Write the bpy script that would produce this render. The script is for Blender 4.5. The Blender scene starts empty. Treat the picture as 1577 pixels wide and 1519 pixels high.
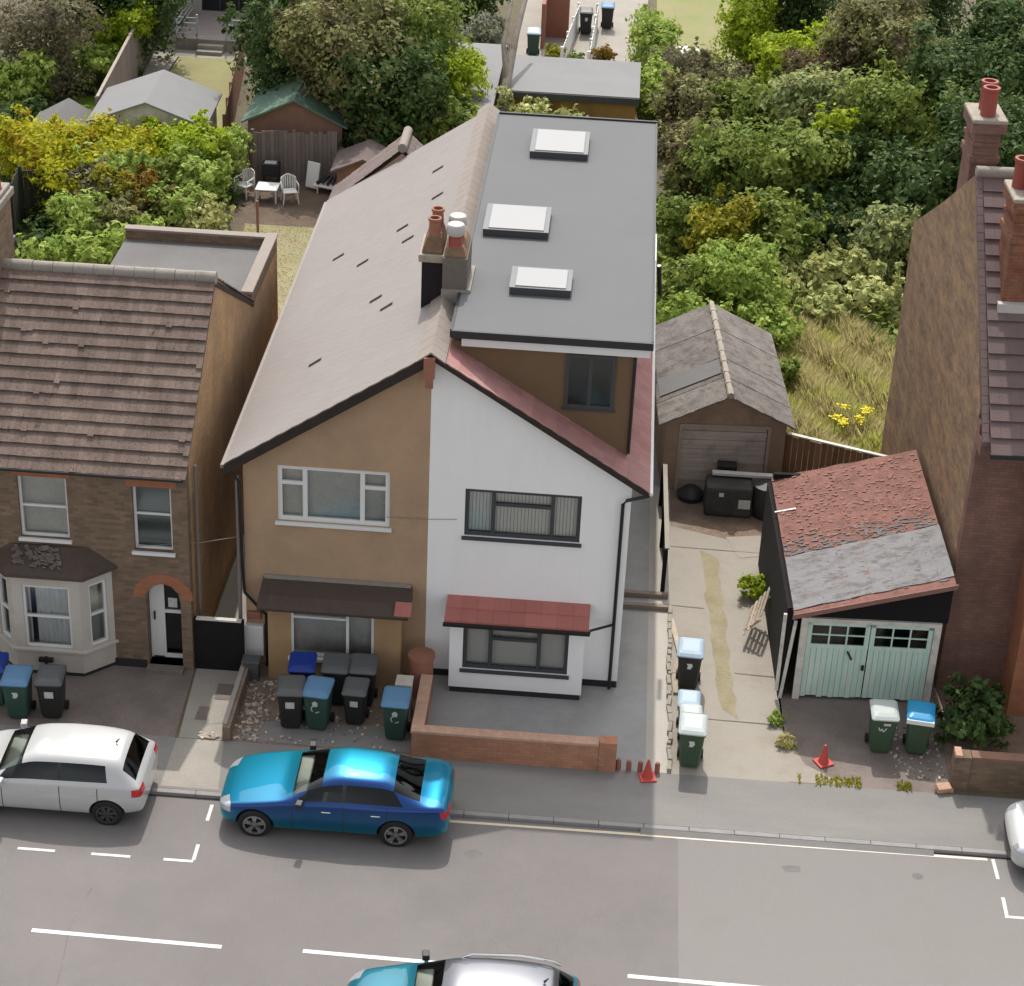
import bpy, math, random
import numpy as np
from mathutils import Vector, Matrix
from mathutils.geometry import tessellate_polygon
random.seed(7)
R = math.radians
scene = bpy.context.scene
C = scene.collection

# ---------------------------------------------------------------- camera
cam = bpy.data.cameras.new('camera')
cam.sensor_fit = 'HORIZONTAL'; cam.sensor_width = 36.0
cam.lens = 3208.71 / 1577.0 * 36.0
cam.clip_start = 0.5; cam.clip_end = 2000
camo = bpy.data.objects.new('camera', cam); C.objects.link(camo)
M = Matrix.Rotation(0.0432, 4, 'Z') @ Matrix.Rotation(1.0594, 4, 'X') @ Matrix.Rotation(0.0472, 4, 'Z')
camo.matrix_world = Matrix.Translation((3.4324, -38.4822, 26.4042)) @ M
scene.camera = camo

# ---------------------------------------------------------------- sky, sun, exposure
SUN = Vector((-0.40, 3.53, 5.1)).normalized()          # towards the sun
el = math.asin(SUN.z); az = math.atan2(SUN.x, SUN.y)
w = bpy.data.worlds.new("World"); scene.world = w; w.use_nodes = True
nt = w.node_tree; bg = nt.nodes['Background']
sky = nt.nodes.new('ShaderNodeTexSky'); sky.sky_type = 'NISHITA'; sky.sun_disc = False
sky.sun_elevation = el; sky.sun_rotation = az; sky.air_density = 1.0; sky.dust_density = 3.0; sky.ozone_density = 0.6
hs = nt.nodes.new('ShaderNodeHueSaturation'); hs.inputs['Saturation'].default_value = 0.2   # thin bright cloud: whiter sky light
nt.links.new(sky.outputs[0], hs.inputs['Color']); nt.links.new(hs.outputs[0], bg.inputs['Color']); bg.inputs['Strength'].default_value = 0.15
sl = bpy.data.lights.new('sun', 'SUN'); sl.energy = 2.0; sl.angle = R(0.6); sl.color = (1.0, 0.955, 0.89)
so = bpy.data.objects.new('sun', sl); C.objects.link(so); so.location = (0, 0, 60)
so.rotation_euler = SUN.to_track_quat('Z', 'Y').to_euler()
scene.view_settings.view_transform = 'Standard'; scene.view_settings.look = 'None'
scene.view_settings.exposure = 0.72; scene.view_settings.gamma = 1.0
scene.cycles.max_bounces = 6; scene.cycles.transparent_max_bounces = 12

# ---------------------------------------------------------------- materials
def newmat(name):
    m = bpy.data.materials.new(name); m.use_nodes = True
    n = m.node_tree; p = n.nodes['Principled BSDF']
    return m, n, p
def nd(n, t, **kw):
    x = n.nodes.new(t)
    for k, v in kw.items(): setattr(x, k, v)
    return x
def mix(n, a, b, f, mode='MIX'):
    x = nd(n, 'ShaderNodeMix', data_type='RGBA', blend_type=mode)
    for s, val in ((0, f), (6, a), (7, b)):
        if hasattr(val, 'links') or hasattr(val, 'is_linked'): n.links.new(val, x.inputs[s])
        elif s == 0: x.inputs[0].default_value = val
        else: x.inputs[s].default_value = (*val, 1)
    return x.outputs[2]
def noise(n, vec, scale, detail=4, rough=0.6, lo=0.35, hi=0.65):
    t = nd(n, 'ShaderNodeTexNoise'); t.inputs['Scale'].default_value = scale
    t.inputs['Detail'].default_value = detail; t.inputs['Roughness'].default_value = rough
    n.links.new(vec, t.inputs['Vector'])
    r = nd(n, 'ShaderNodeMapRange'); r.inputs[1].default_value = lo; r.inputs[2].default_value = hi
    n.links.new(t.outputs['Fac'], r.inputs[0]); return r.outputs[0]
def bumpn(n, p, h, strength, dist=0.02):
    b = nd(n, 'ShaderNodeBump'); b.inputs['Strength'].default_value = strength; b.inputs['Distance'].default_value = dist
    n.links.new(h, b.inputs['Height']); n.links.new(b.outputs[0], p.inputs['Normal'])
MATS = {}
def pm(name, col, rough=0.85, var=0.12, scale=2.0, fine=25.0, bump=0.15, metal=0.0, spec=0.35, stain=None, stain_amt=0.5, stain_scale=0.6, stretch=(1, 1, 1), coat=0.0, rnd=0.0, st_lo=0.48, st_hi=0.66):
    if name in MATS: return MATS[name]
    m, n, p = newmat(name); MATS[name] = m
    tc = nd(n, 'ShaderNodeTexCoord'); mp = nd(n, 'ShaderNodeMapping'); mp.inputs['Scale'].default_value = stretch
    n.links.new(tc.outputs['Object'], mp.inputs['Vector']); v = mp.outputs[0]
    a = noise(n, v, scale, 5, 0.65)
    c0 = tuple(max(0, x*(1-var)) for x in col); c1 = tuple(min(1, x*(1+var)) for x in col)
    c = mix(n, c0, c1, a)
    f = noise(n, v, fine, 3, 0.7, 0.3, 0.7)
    c = mix(n, c, mix(n, c0, c1, f), 0.5)
    if stain:
        s = noise(n, v, stain_scale, 6, 0.7, st_lo, st_hi)
        mm = nd(n, 'ShaderNodeMath', operation='MULTIPLY'); n.links.new(s, mm.inputs[0]); mm.inputs[1].default_value = stain_amt
        c = mix(n, c, stain, mm.outputs[0])
    if rnd:
        at = nd(n, 'ShaderNodeAttribute', attribute_name='v')
        mr = nd(n, 'ShaderNodeMapRange'); mr.inputs[3].default_value = 1-rnd; mr.inputs[4].default_value = 1+rnd
        n.links.new(at.outputs['Fac'], mr.inputs[0])
        hv = nd(n, 'ShaderNodeHueSaturation'); n.links.new(c, hv.inputs['Color']); n.links.new(mr.outputs[0], hv.inputs['Value']); c = hv.outputs[0]
    n.links.new(c, p.inputs['Base Color'])
    p.inputs['Roughness'].default_value = rough; p.inputs['Metallic'].default_value = metal
    p.inputs['Specular IOR Level'].default_value = spec
    if coat: p.inputs['Coat Weight'].default_value = coat; p.inputs['Coat Roughness'].default_value = 0.03
    if bump: bumpn(n, p, f, bump, 0.02)
    return m
def brickm(name, c1, c2, mortar, bw=0.225, bh=0.075, stain=None, stain_amt=0.5, sscale=0.7, streak=None, streak_amt=0.5, ms=0.008):
    if name in MATS: return MATS[name]
    m, n, p = newmat(name); MATS[name] = m
    tc = nd(n, 'ShaderNodeTexCoord'); sp = nd(n, 'ShaderNodeSeparateXYZ'); n.links.new(tc.outputs['Object'], sp.inputs[0])
    ad = nd(n, 'ShaderNodeMath', operation='ADD'); n.links.new(sp.outputs[0], ad.inputs[0]); n.links.new(sp.outputs[1], ad.inputs[1])
    cb = nd(n, 'ShaderNodeCombineXYZ'); n.links.new(ad.outputs[0], cb.inputs[0]); n.links.new(sp.outputs[2], cb.inputs[1])
    b = nd(n, 'ShaderNodeTexBrick'); n.links.new(cb.outputs[0], b.inputs['Vector'])
    b.inputs['Color1'].default_value = (*c1, 1); b.inputs['Color2'].default_value = (*c2, 1); b.inputs['Mortar'].default_value = (*mortar, 1)
    b.inputs['Scale'].default_value = 1; b.inputs['Brick Width'].default_value = bw; b.inputs['Row Height'].default_value = bh
    b.inputs['Mortar Size'].default_value = ms; b.inputs['Mortar Smooth'].default_value = 0.3
    c = b.outputs['Color']
    v = tc.outputs['Object']
    a = noise(n, v, 1.3, 6, 0.7)
    c = mix(n, c, mix(n, (0.55,)*3, (1.0,)*3, a), 0.55, 'MULTIPLY')
    if stain:
        s = noise(n, v, sscale, 6, 0.75, 0.45, 0.68)
        mm = nd(n, 'ShaderNodeMath', operation='MULTIPLY'); n.links.new(s, mm.inputs[0]); mm.inputs[1].default_value = stain_amt
        c = mix(n, c, stain, mm.outputs[0])
    if streak:
        mp = nd(n, 'ShaderNodeMapping'); mp.inputs['Scale'].default_value = (1, 0.28, 0.8); n.links.new(v, mp.inputs['Vector'])
        s = noise(n, mp.outputs[0], 3.0, 10, 0.85, 0.44, 0.62)
        mm = nd(n, 'ShaderNodeMath', operation='MULTIPLY'); n.links.new(s, mm.inputs[0]); mm.inputs[1].default_value = streak_amt
        c = mix(n, c, streak, mm.outputs[0])
    n.links.new(c, p.inputs['Base Color']); p.inputs['Roughness'].default_value = 0.9; p.inputs['Specular IOR Level'].default_value = 0.2
    bumpn(n, p, b.outputs['Fac'], 0.35, -0.01)
    return m
def leafm(name, dark, light, alt=None, trans=0.35):
    if name in MATS: return MATS[name]
    m, n, p = newmat(name); MATS[name] = m
    at = nd(n, 'ShaderNodeAttribute', attribute_name='v')
    c = mix(n, dark, light, at.outputs['Fac'])
    tc = nd(n, 'ShaderNodeTexCoord')
    if alt:
        s = noise(n, tc.outputs['Object'], 0.9, 3, 0.6, 0.52, 0.62)
        c = mix(n, c, alt, s)
    n.links.new(c, p.inputs['Base Color']); p.inputs['Roughness'].default_value = 0.6; p.inputs['Specular IOR Level'].default_value = 0.12
    tr = nd(n, 'ShaderNodeBsdfTranslucent'); hv = nd(n, 'ShaderNodeHueSaturation'); hv.inputs['Value'].default_value = 1.3; hv.inputs['Hue'].default_value = 0.485
    n.links.new(c, hv.inputs['Color']); n.links.new(hv.outputs[0], tr.inputs[0])
    ms = nd(n, 'ShaderNodeMixShader'); ms.inputs[0].default_value = trans
    n.links.new(p.outputs[0], ms.inputs[1]); n.links.new(tr.outputs[0], ms.inputs[2])
    n.links.new(ms.outputs[0], n.nodes['Material Output'].inputs[0])
    return m
def glassm(name, tint=(0.55, 0.6, 0.6), refl=0.3, rough=0.02):
    if name in MATS: return MATS[name]
    m, n, p = newmat(name); MATS[name] = m
    n.nodes.remove(p)
    t = nd(n, 'ShaderNodeBsdfTransparent'); t.inputs[0].default_value = (*tint, 1)
    g = nd(n, 'ShaderNodeBsdfGlossy'); g.inputs['Roughness'].default_value = rough; g.inputs[0].default_value = (0.9, 0.95, 0.95, 1)
    fr = nd(n, 'ShaderNodeFresnel'); fr.inputs[0].default_value = 1.5
    ad = nd(n, 'ShaderNodeMath', operation='ADD'); ad.inputs[1].default_value = refl; n.links.new(fr.outputs[0], ad.inputs[0]); ad.use_clamp = True
    ms = nd(n, 'ShaderNodeMixShader'); n.links.new(ad.outputs[0], ms.inputs[0]); n.links.new(t.outputs[0], ms.inputs[1]); n.links.new(g.outputs[0], ms.inputs[2])
    n.links.new(ms.outputs[0], n.nodes['Material Output'].inputs[0])
    return m

# ---------------------------------------------------------------- mesh helpers
class MB:
    def __init__(s): s.v = []; s.f = []; s.a = []
    def add(s, vs, fs, val=None):
        k = len(s.v); s.v += [tuple(x) for x in vs]; s.f += [tuple(k+i for i in f) for f in fs]
        s.a += [random.random() if val is None else val]*len(fs); return s
    def hexa(s, p, val=None):   # p: bottom 4 ccw, top 4 ccw
        return s.add(p, [(3,2,1,0),(4,5,6,7),(0,1,5,4),(1,2,6,5),(2,3,7,6),(3,0,4,7)], val)
    def box(s, x0, x1, y0, y1, z0, z1, val=None):
        return s.hexa([(x0,y0,z0),(x1,y0,z0),(x1,y1,z0),(x0,y1,z0),(x0,y0,z1),(x1,y0,z1),(x1,y1,z1),(x0,y1,z1)], val)
    def rbox(s, c, size, rz=0, rx=0, ry=0):
        m = Matrix.Translation(c) @ Matrix.Rotation(rz, 4, 'Z') @ Matrix.Rotation(ry, 4, 'Y') @ Matrix.Rotation(rx, 4, 'X')
        x, y, z = [q/2 for q in size]
        return s.hexa([m @ Vector(q) for q in [(-x,-y,-z),(x,-y,-z),(x,y,-z),(-x,y,-z),(-x,-y,z),(x,-y,z),(x,y,z),(-x,y,z)]])
    def extr(s, poly, vec, val=None):
        n = len(poly); P = [Vector(q) for q in poly]; Q = [q+Vector(vec) for q in P]
        return s.add(P+Q, [tuple(range(n))[::-1], tuple(range(n, 2*n))]+[(i, (i+1) % n, n+(i+1) % n, n+i) for i in range(n)], val)
    def quad(s, a, b, c, d, val=None): return s.add([a,b,c,d], [(0,1,2,3)], val)
    def tube(s, pts, rad, n=8, cap=True, val=None):
        pts = [Vector(q) for q in pts]
        if not hasattr(rad, '__len__'): rad = [rad]*len(pts)
        vs = []; fs = []
        for i, q in enumerate(pts):
            d = (pts[min(i+1, len(pts)-1)]-pts[max(i-1, 0)]).normalized()
            u = d.cross(Vector((0,0,1)) if abs(d.z) < 0.9 else Vector((1,0,0))).normalized(); t = d.cross(u)
            for j in range(n):
                a = 2*math.pi*j/n; vs.append(q+(u*math.cos(a)+t*math.sin(a))*rad[i])
        for i in range(len(pts)-1):
            for j in range(n): fs.append((i*n+j, i*n+(j+1) % n, (i+1)*n+(j+1) % n, (i+1)*n+j))
        if cap: fs.append(tuple(range(n))[::-1]); fs.append(tuple((len(pts)-1)*n+j for j in range(n)))
        return s.add(vs, fs, val)
    def lathe(s, prof, c, n=16, axis='z', val=None):
        vs = []; fs = []
        for r, z in prof:
            for j in range(n):
                a = 2*math.pi*j/n; x, y = r*math.cos(a), r*math.sin(a)
                vs.append((c[0]+x, c[1]+y, c[2]+z) if axis == 'z' else (c[0]+x, c[1]+z, c[2]+y))
        for i in range(len(prof)-1):
            for j in range(n): fs.append((i*n+j, i*n+(j+1) % n, (i+1)*n+(j+1) % n, (i+1)*n+j))
        if prof[0] == prof[-1]: return s.add(vs, fs, val)
        if prof[0][0] > 1e-4: fs.append(tuple(range(n))[::-1])
        if prof[-1][0] > 1e-4: fs.append(tuple((len(prof)-1)*n+j for j in range(n)))
        return s.add(vs, fs, val)
    def panel(s, outer, holes, P0, U, V, T):
        """flat wall with holes: 2D loops in (u,v); T = thickness vector"""
        P0 = Vector(P0); U = Vector(U); V = Vector(V); T = Vector(T)
        loops = [outer]+[h if hasattr(h[0], '__len__') else [(h[0],h[2]),(h[1],h[2]),(h[1],h[3]),(h[0],h[3])] for h in holes]
        L3 = [[Vector((x, y, 0)) for x, y in l] for l in loops]
        tris = tessellate_polygon(L3); flat = [q for l in loops for q in l]
        W = [P0+U*x+V*y for x, y in flat]; n = len(W)
        fs = [tuple(t) for t in tris]+[tuple(i+n for i in t[::-1]) for t in tris]
        k = 0
        for l in loops:
            m = len(l)
            for i in range(m): a = k+i; b = k+(i+1) % m; fs.append((a, b, b+n, a+n))
            k += m
        return s.add(W+[q+T for q in W], fs, 0.5)
    def build(s, name, mat, parent=None, world=True, smooth=False, bevel=0, label=None, sharp=None, recalc=True):
        me = bpy.data.meshes.new(name)
        off = Vector((0,0,0))
        if parent and world: off = root_of(parent).location
        me.from_pydata([(q[0]-off.x, q[1]-off.y, q[2]-off.z) for q in s.v], [], s.f)
        if recalc:
            import bmesh
            b = bmesh.new(); b.from_mesh(me); bmesh.ops.recalc_face_normals(b, faces=b.faces); b.to_mesh(me); b.free()
        at = me.attributes.new('v', 'FLOAT', 'FACE'); at.data.foreach_set('value', s.a)
        if smooth: me.polygons.foreach_set('use_smooth', [True]*len(me.polygons)); me.set_sharp_from_angle(angle=R(sharp or 40))
        me.materials.append(MATS[mat] if isinstance(mat, str) else mat)
        o = bpy.data.objects.new(name, me); C.objects.link(o)
        if parent: o.parent = parent
        if bevel:
            bm = o.modifiers.new('b', 'BEVEL'); bm.width = bevel; bm.segments = 2; bm.limit_method = 'ANGLE'
        if label: o['label'] = label
        return o
def root_of(o):
    while o.parent: o = o.parent
    return o
def tag(o, label=None, cat=None, group=None, kind=None):
    if label: o['label'] = label
    if cat: o['category'] = cat
    if group: o['group'] = group
    if kind: o['kind'] = kind
    return o
def thing(name, label, cat, loc=(0,0,0), rz=0, group=None):
    o = bpy.data.objects.new(name, None); C.objects.link(o); o.location = loc; o.rotation_euler = (0,0,rz)
    o.empty_display_size = 0.3
    return tag(o, label, cat, group)
def dup(root, loc, rz, label, group=None):
    def cp(o, par):
        c = o.copy(); C.objects.link(c); c.parent = par
        for ch in list(o.children): cp(ch, c)
        return c
    r = cp(root, None); r.location = loc; r.rotation_euler = (root.rotation_euler[0], 0, rz); r['label'] = label
    if group: r['group'] = group
    return r
def struct(name, mb, mat, **k): return tag(mb.build(name, mat, **k), kind='structure')

# ---------------------------------------------------------------- material palette
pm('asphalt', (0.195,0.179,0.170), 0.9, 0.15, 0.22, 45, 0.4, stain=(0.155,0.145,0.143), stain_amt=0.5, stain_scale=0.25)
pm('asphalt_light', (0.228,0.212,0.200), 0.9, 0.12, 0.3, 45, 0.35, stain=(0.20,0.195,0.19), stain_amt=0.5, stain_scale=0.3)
pm('asphalt_stain', (0.165,0.152,0.145), 0.85, 0.2, 3, 40, 0.2)
pm('footway', (0.225,0.214,0.200), 0.9, 0.14, 0.8, 30, 0.25, stain=(0.20,0.19,0.18), stain_amt=0.6, stain_scale=0.5, stretch=(0.5,1.6,1))
pm('kerbstone', (0.27,0.255,0.245), 0.85, 0.15, 3, 30)
pm('roadpaint', (0.68,0.67,0.65), 0.7, 0.10, 6, 40, 0.1, stain=(0.4,0.39,0.38), stain_amt=0.5, stain_scale=4)
pm('yellowpaint', (0.62,0.53,0.38), 0.7, 0.12, 4, 40, 0.1, stain=(0.5,0.46,0.4), stain_amt=0.6, stain_scale=1.2)
pm('cream_paint', (0.66,0.60,0.52), 0.7, 0.10, 4, 40, 0.1, stain=(0.45,0.42,0.4), stain_amt=0.5, stain_scale=1.5)
pm('concrete', (0.32,0.29,0.245), 0.9, 0.12, 0.7, 20, 0.25, stain=(0.24,0.205,0.16), stain_amt=0.6, stain_scale=0.7)
pm('concrete_sunlit', (0.44,0.41,0.365), 0.9, 0.10, 0.9, 20, 0.2, stain=(0.36,0.32,0.27), stain_amt=0.5, stain_scale=0.9)  # brighter concrete with sunlight put into its colour
pm('concrete_grey', (0.335,0.33,0.318), 0.85, 0.10, 0.9, 20, 0.15, stain=(0.27,0.26,0.25), stain_amt=0.6, stain_scale=0.8)
pm('slab', (0.32,0.295,0.255), 0.9, 0.15, 1.2, 20, 0.2, stain=(0.3,0.26,0.22), stain_amt=0.5, stain_scale=1.0)
pm('yard_tar', (0.20,0.165,0.145), 0.9, 0.25, 1.0, 14, 0.4, stain=(0.15,0.125,0.11), stain_amt=0.7, stain_scale=1.1)
pm('dirt', (0.21,0.15,0.11), 0.95, 0.3, 1.5, 18, 0.6, stain=(0.32,0.27,0.22), stain_amt=0.5, stain_scale=1.3)
pm('garden_earth', (0.13,0.105,0.07), 0.95, 0.3, 0.8, 12, 0.6, stain=(0.10,0.12,0.045), stain_amt=0.7, stain_scale=0.4)
pm('patio_dark', (0.12,0.088,0.065), 0.95, 0.3, 1.2, 14, 0.5, stain=(0.20,0.13,0.08), stain_amt=0.6, stain_scale=0.8)
pm('kerb_shade', (0.05,0.045,0.042), 0.9, 0.3, 3, 20, 0.2)  # near-black, holds the shade of the kerb face
pm('dry_lawn', (0.27,0.235,0.14), 0.95, 0.2, 0.9, 22, 0.5, stain=(0.20,0.21,0.08), stain_amt=0.7, stain_scale=0.5)
pm('lawnm', (0.27,0.25,0.12), 0.95, 0.18, 0.7, 25, 0.5, stain=(0.17,0.22,0.06), stain_amt=0.8, stain_scale=0.35)
pm('green_lawn', (0.14,0.22,0.02), 0.95, 0.2, 0.8, 25, 0.5)
pm('mossstrip', (0.29,0.25,0.165), 0.95, 0.2, 1.5, 20, 0.5, stain=(0.22,0.2,0.09), stain_amt=0.7, stain_scale=1.6)
pm('rubble', (0.42,0.35,0.29), 0.9, 0.2, 5, 30, rnd=0.5)
pm('white_render', (0.86,0.85,0.835), 0.8, 0.035, 0.5, 30, 0.10, stain=(0.78,0.77,0.75), stain_amt=0.4, stain_scale=1.1, stretch=(1.6,1.6,0.35))
pm('plinth_black', (0.03,0.028,0.03), 0.7)
pm('tan_render', (0.45,0.305,0.19), 0.95, 0.13, 1.0, 45, 0.5, stain=(0.36,0.25,0.165), stain_amt=0.6, stain_scale=0.6)
pm('tan_bay', (0.40,0.255,0.13), 0.95, 0.13, 1.0, 45, 0.5, stain=(0.30,0.20,0.12), stain_amt=0.6, stain_scale=0.8)
pm('dormer_brown', (0.17,0.11,0.062), 0.9, 0.1, 1.5, 30, 0.2)
pm('cream_render', (0.50,0.455,0.40), 0.85, 0.07, 1.2, 20, 0.1, stain=(0.35,0.31,0.26), stain_amt=0.4, stain_scale=1.5)
pm('dark_gap', (0.012,0.010,0.010), 0.9, 0.2)
brickm('london_brick', (0.28,0.19,0.12), (0.17,0.12,0.085), (0.20,0.155,0.12), stain=(0.14,0.10,0.075), stain_amt=0.5)
brickm('gable_brick', (0.56,0.35,0.18), (0.45,0.28,0.145), (0.38,0.27,0.17), stain=(0.22,0.165,0.125), stain_amt=0.75, sscale=0.25)
brickm('old_brick', (0.33,0.21,0.135), (0.19,0.125,0.10), (0.24,0.17,0.12), stain=(0.16,0.12,0.10), stain_amt=0.6, sscale=1.2, streak=(0.46,0.30,0.15), streak_amt=0.7)
brickm('red_brick', (0.30,0.155,0.12), (0.23,0.125,0.10), (0.16,0.12,0.10), stain=(0.13,0.075,0.065), stain_amt=0.6, sscale=0.9)
brickm('orange_brick', (0.48,0.17,0.08), (0.38,0.14,0.07), (0.28,0.18,0.13), stain=(0.25,0.14,0.09), stain_amt=0.4, sscale=2)
brickm('stack_brick', (0.34,0.12,0.065), (0.25,0.09,0.055), (0.13,0.085,0.065), stain=(0.10,0.06,0.045), stain_amt=0.7, sscale=1.6, streak=(0.30,0.20,0.12), streak_amt=0.4)
brickm('forecourt_brick', (0.56,0.27,0.155), (0.47,0.21,0.12), (0.33,0.22,0.16), stain=(0.25,0.14,0.1), stain_amt=0.4, sscale=1.5)
pm('brick_coping', (0.50,0.31,0.22), 0.9, 0.2, 6, 30, 0.3)
pm('chimney_shaded', (0.018,0.013,0.014), 0.9, 0.3, 3, 20)  # left stack is brown; its shade is put into this colour
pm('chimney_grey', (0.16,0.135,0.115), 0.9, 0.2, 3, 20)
pm('flaunching', (0.20,0.125,0.075), 0.95, 0.3, 4, 20, 0.6, stain=(0.13,0.09,0.06), stain_amt=0.6, stain_scale=3)
pm('stone_cap', (0.37,0.33,0.27), 0.9, 0.25, 4, 20, 0.5, stain=(0.14,0.12,0.09), stain_amt=0.5, stain_scale=4)
pm('terracotta', (0.30,0.13,0.085), 0.8, 0.15, 3, 20)
pm('red_pot', (0.30,0.075,0.055), 0.6, 0.12, 3, 20)
pm('pale_pot', (0.48,0.46,0.44), 0.7, 0.08, 3, 20)
pm('tile_brown', (0.178,0.130,0.108), 0.9, 0.38, 1.2, 22, 0.6, stain=(0.045,0.033,0.028), stain_amt=0.85, stain_scale=7.0, rnd=0.13, st_lo=0.60, st_hi=0.68, stretch=(1.6,.7,.7))
pm('tile_pale', (0.262,0.236,0.222), 0.9, 0.03, 0.4, 25, 0.06, stain=(0.242,0.222,0.208), stain_amt=0.5, stain_scale=0.6, rnd=0.02)
pm('tile_dusky', (0.17,0.13,0.12), 0.9, 0.1, 1.0, 25, 0.2, rnd=0.12)
pm('tile_red', (0.38,0.19,0.175), 0.85, 0.10, 0.9, 25, 0.2, stain=(0.42,0.27,0.25), stain_amt=0.5, stain_scale=1.0, rnd=0.12)
pm('tile_redbay', (0.40,0.145,0.12), 0.85, 0.15, 0.9, 25, 0.2, rnd=0.12)
pm('tile_plum', (0.15,0.105,0.10), 0.85, 0.12, 0.9, 25, 0.2, stain=(0.11,0.08,0.075), stain_amt=0.5, stain_scale=1.5, rnd=0.05)
pm('ridge_tile', (0.27,0.23,0.20), 0.9, 0.1, 1.5, 20, 0.25)
pm('ridge_grey', (0.30,0.27,0.235), 0.9, 0.2, 3, 20, 0.3, stain=(0.17,0.15,0.12), stain_amt=0.6, stain_scale=3)
pm('verge_dark', (0.035,0.026,0.021), 0.9, 0.3, 4, 20, 0.3)
pm('bay_felt', (0.085,0.062,0.05), 0.85, 0.25, 2, 20, 0.3, stain=(0.055,0.045,0.035), stain_amt=0.7, stain_scale=2)
pm('membrane', (0.135,0.137,0.139), 0.85, 0.03, 0.6, 12, 0.04, stain=(0.125,0.128,0.131), stain_amt=0.5, stain_scale=0.35)
pm('felt_roof', (0.135,0.132,0.128), 0.8, 0.12, 0.9, 18, 0.2, stain=(0.115,0.10,0.098), stain_amt=0.6, stain_scale=0.5)
pm('felt_pale', (0.215,0.212,0.21), 0.85, 0.05, 0.5, 18, 0.15, stain=(0.18,0.18,0.18), stain_amt=0.5, stain_scale=0.4)
pm('felt_green', (0.12,0.19,0.14), 0.9, 0.1, 1.5, 20, 0.2)
pm('anthracite', (0.055,0.058,0.062), 0.5, 0.06, 2, 30, 0.0)
pm('trim_dark', (0.03,0.03,0.033), 0.5, 0.1)
pm('black_pipe', (0.02,0.02,0.022), 0.35, 0.1, bump=0)
pm('grey_pipe', (0.22,0.19,0.17), 0.6, 0.1, bump=0)
pm('white_upvc', (0.72,0.71,0.69), 0.45, 0.03, 2, 20, 0.0, spec=0.5)
pm('white_sky', (0.29,0.292,0.29), 0.6, 0.02, 2, 20, 0.0, spec=0.5)
pm('blind', (0.78,0.78,0.77), 0.8, 0.05, bump=0)
pm('curtain', (0.80,0.82,0.86), 0.9, 0.2, 3, 20, 0.3, stretch=(3,3,0.2))
pm('net_grey', (0.50,0.50,0.485), 0.9, 0.2, 1.5, 20, 0.1)
pm('blind_pale', (0.66,0.66,0.64), 0.8, 0.05, bump=0)
pm('room_dark', (0.035,0.036,0.038), 0.9, 0.3, 1.5, 8, 0.0)
pm('asbestos', (0.17,0.152,0.138), 0.95, 0.35, 2.0, 14, 0.6, stain=(0.085,0.07,0.055), stain_amt=0.85, stain_scale=3.0, rnd=0.12)
pm('garage_wall', (0.30,0.205,0.14), 0.9, 0.15, 1.2, 25, 0.3, stain=(0.15,0.10,0.07), stain_amt=0.6, stain_scale=1.0)
pm('skylight_grey', (0.15,0.155,0.16), 0.5, 0.05, bump=0)
pm('garage_door', (0.46,0.385,0.34), 0.7, 0.12, 1.5, 20, 0.1, stain=(0.10,0.09,0.08), stain_amt=0.5, stain_scale=0.9)
pm('door_frame_wood', (0.34,0.27,0.21), 0.8, 0.15)
pm('black_board', (0.010,0.008,0.008), 0.95, 0.3, 2, 20, 0.3)
pm('mint_paint', (0.50,0.67,0.57), 0.7, 0.12, 2, 20, 0.2, stain=(0.70,0.71,0.65), stain_amt=0.8, stain_scale=1.6, stretch=(5,1,0.5))
pm('pale_wood', (0.62,0.59,0.53), 0.8, 0.12, 2, 20, 0.2, stain=(0.28,0.25,0.2), stain_amt=0.5, stain_scale=3)
pm('rust_roof', (0.22,0.105,0.085), 0.95, 0.3, 2.5, 14, 0.6, stain=(0.13,0.07,0.05), stain_amt=0.8, stain_scale=3.0)
pm('rust_edge', (0.26,0.14,0.115), 0.9, 0.2, 3, 14, 0.4)
pm('felt_flaked', (0.215,0.21,0.212), 0.9, 0.12, 1.5, 14, 0.4, stain=(0.12,0.10,0.10), stain_amt=0.9, stain_scale=4.5, stretch=(0.5,1,1))
pm('fence_grey', (0.22,0.18,0.165), 0.9, 0.2, 2, 20, 0.3, stretch=(3,3,0.3), rnd=0.18)
pm('fence_dark', (0.055,0.055,0.045), 0.95, 0.4, 2, 20, 0.3, stretch=(3,3,0.3), rnd=0.3)
pm('fence_brown', (0.25,0.13,0.085), 0.9, 0.2, 2, 20, 0.3, stretch=(3,3,0.3), rnd=0.2)
pm('shed_wood', (0.22,0.125,0.09), 0.9, 0.2, 1.5, 20, 0.3, rnd=0.12)
pm('shed_ochre', (0.33,0.20,0.06), 0.9, 0.25, 2, 20, 0.3)
pm('timber', (0.46,0.38,0.29), 0.9, 0.2, 3, 20, 0.3, rnd=0.3)
pm('beam_wood', (0.24,0.19,0.155), 0.9, 0.2, 3, 20, 0.3)
pm('bark', (0.16,0.13,0.10), 0.95, 0.3, 4, 20, 0.6)
pm('bark_grey', (0.25,0.22,0.185), 0.95, 0.3, 4, 20, 0.6, stain=(0.08,0.065,0.05), stain_amt=0.7, stain_scale=2)
pm('plastic_white', (0.72,0.72,0.70), 0.45, 0.04, bump=0, spec=0.5)
pm('plastic_black', (0.03,0.03,0.03), 0.5, 0.1, bump=0)
pm('bin_green', (0.045,0.085,0.045), 0.5, 0.2, 3, 20, 0.05, spec=0.4)
pm('bin_teal', (0.035,0.08,0.06), 0.5, 0.2, 3, 20, 0.05, spec=0.4)
pm('bin_black', (0.025,0.025,0.024), 0.5, 0.2, 3, 20, 0.05, spec=0.4)
pm('lid_blue', (0.09,0.20,0.34), 0.5, 0.12, 3, 20, 0.0, spec=0.4)
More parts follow.
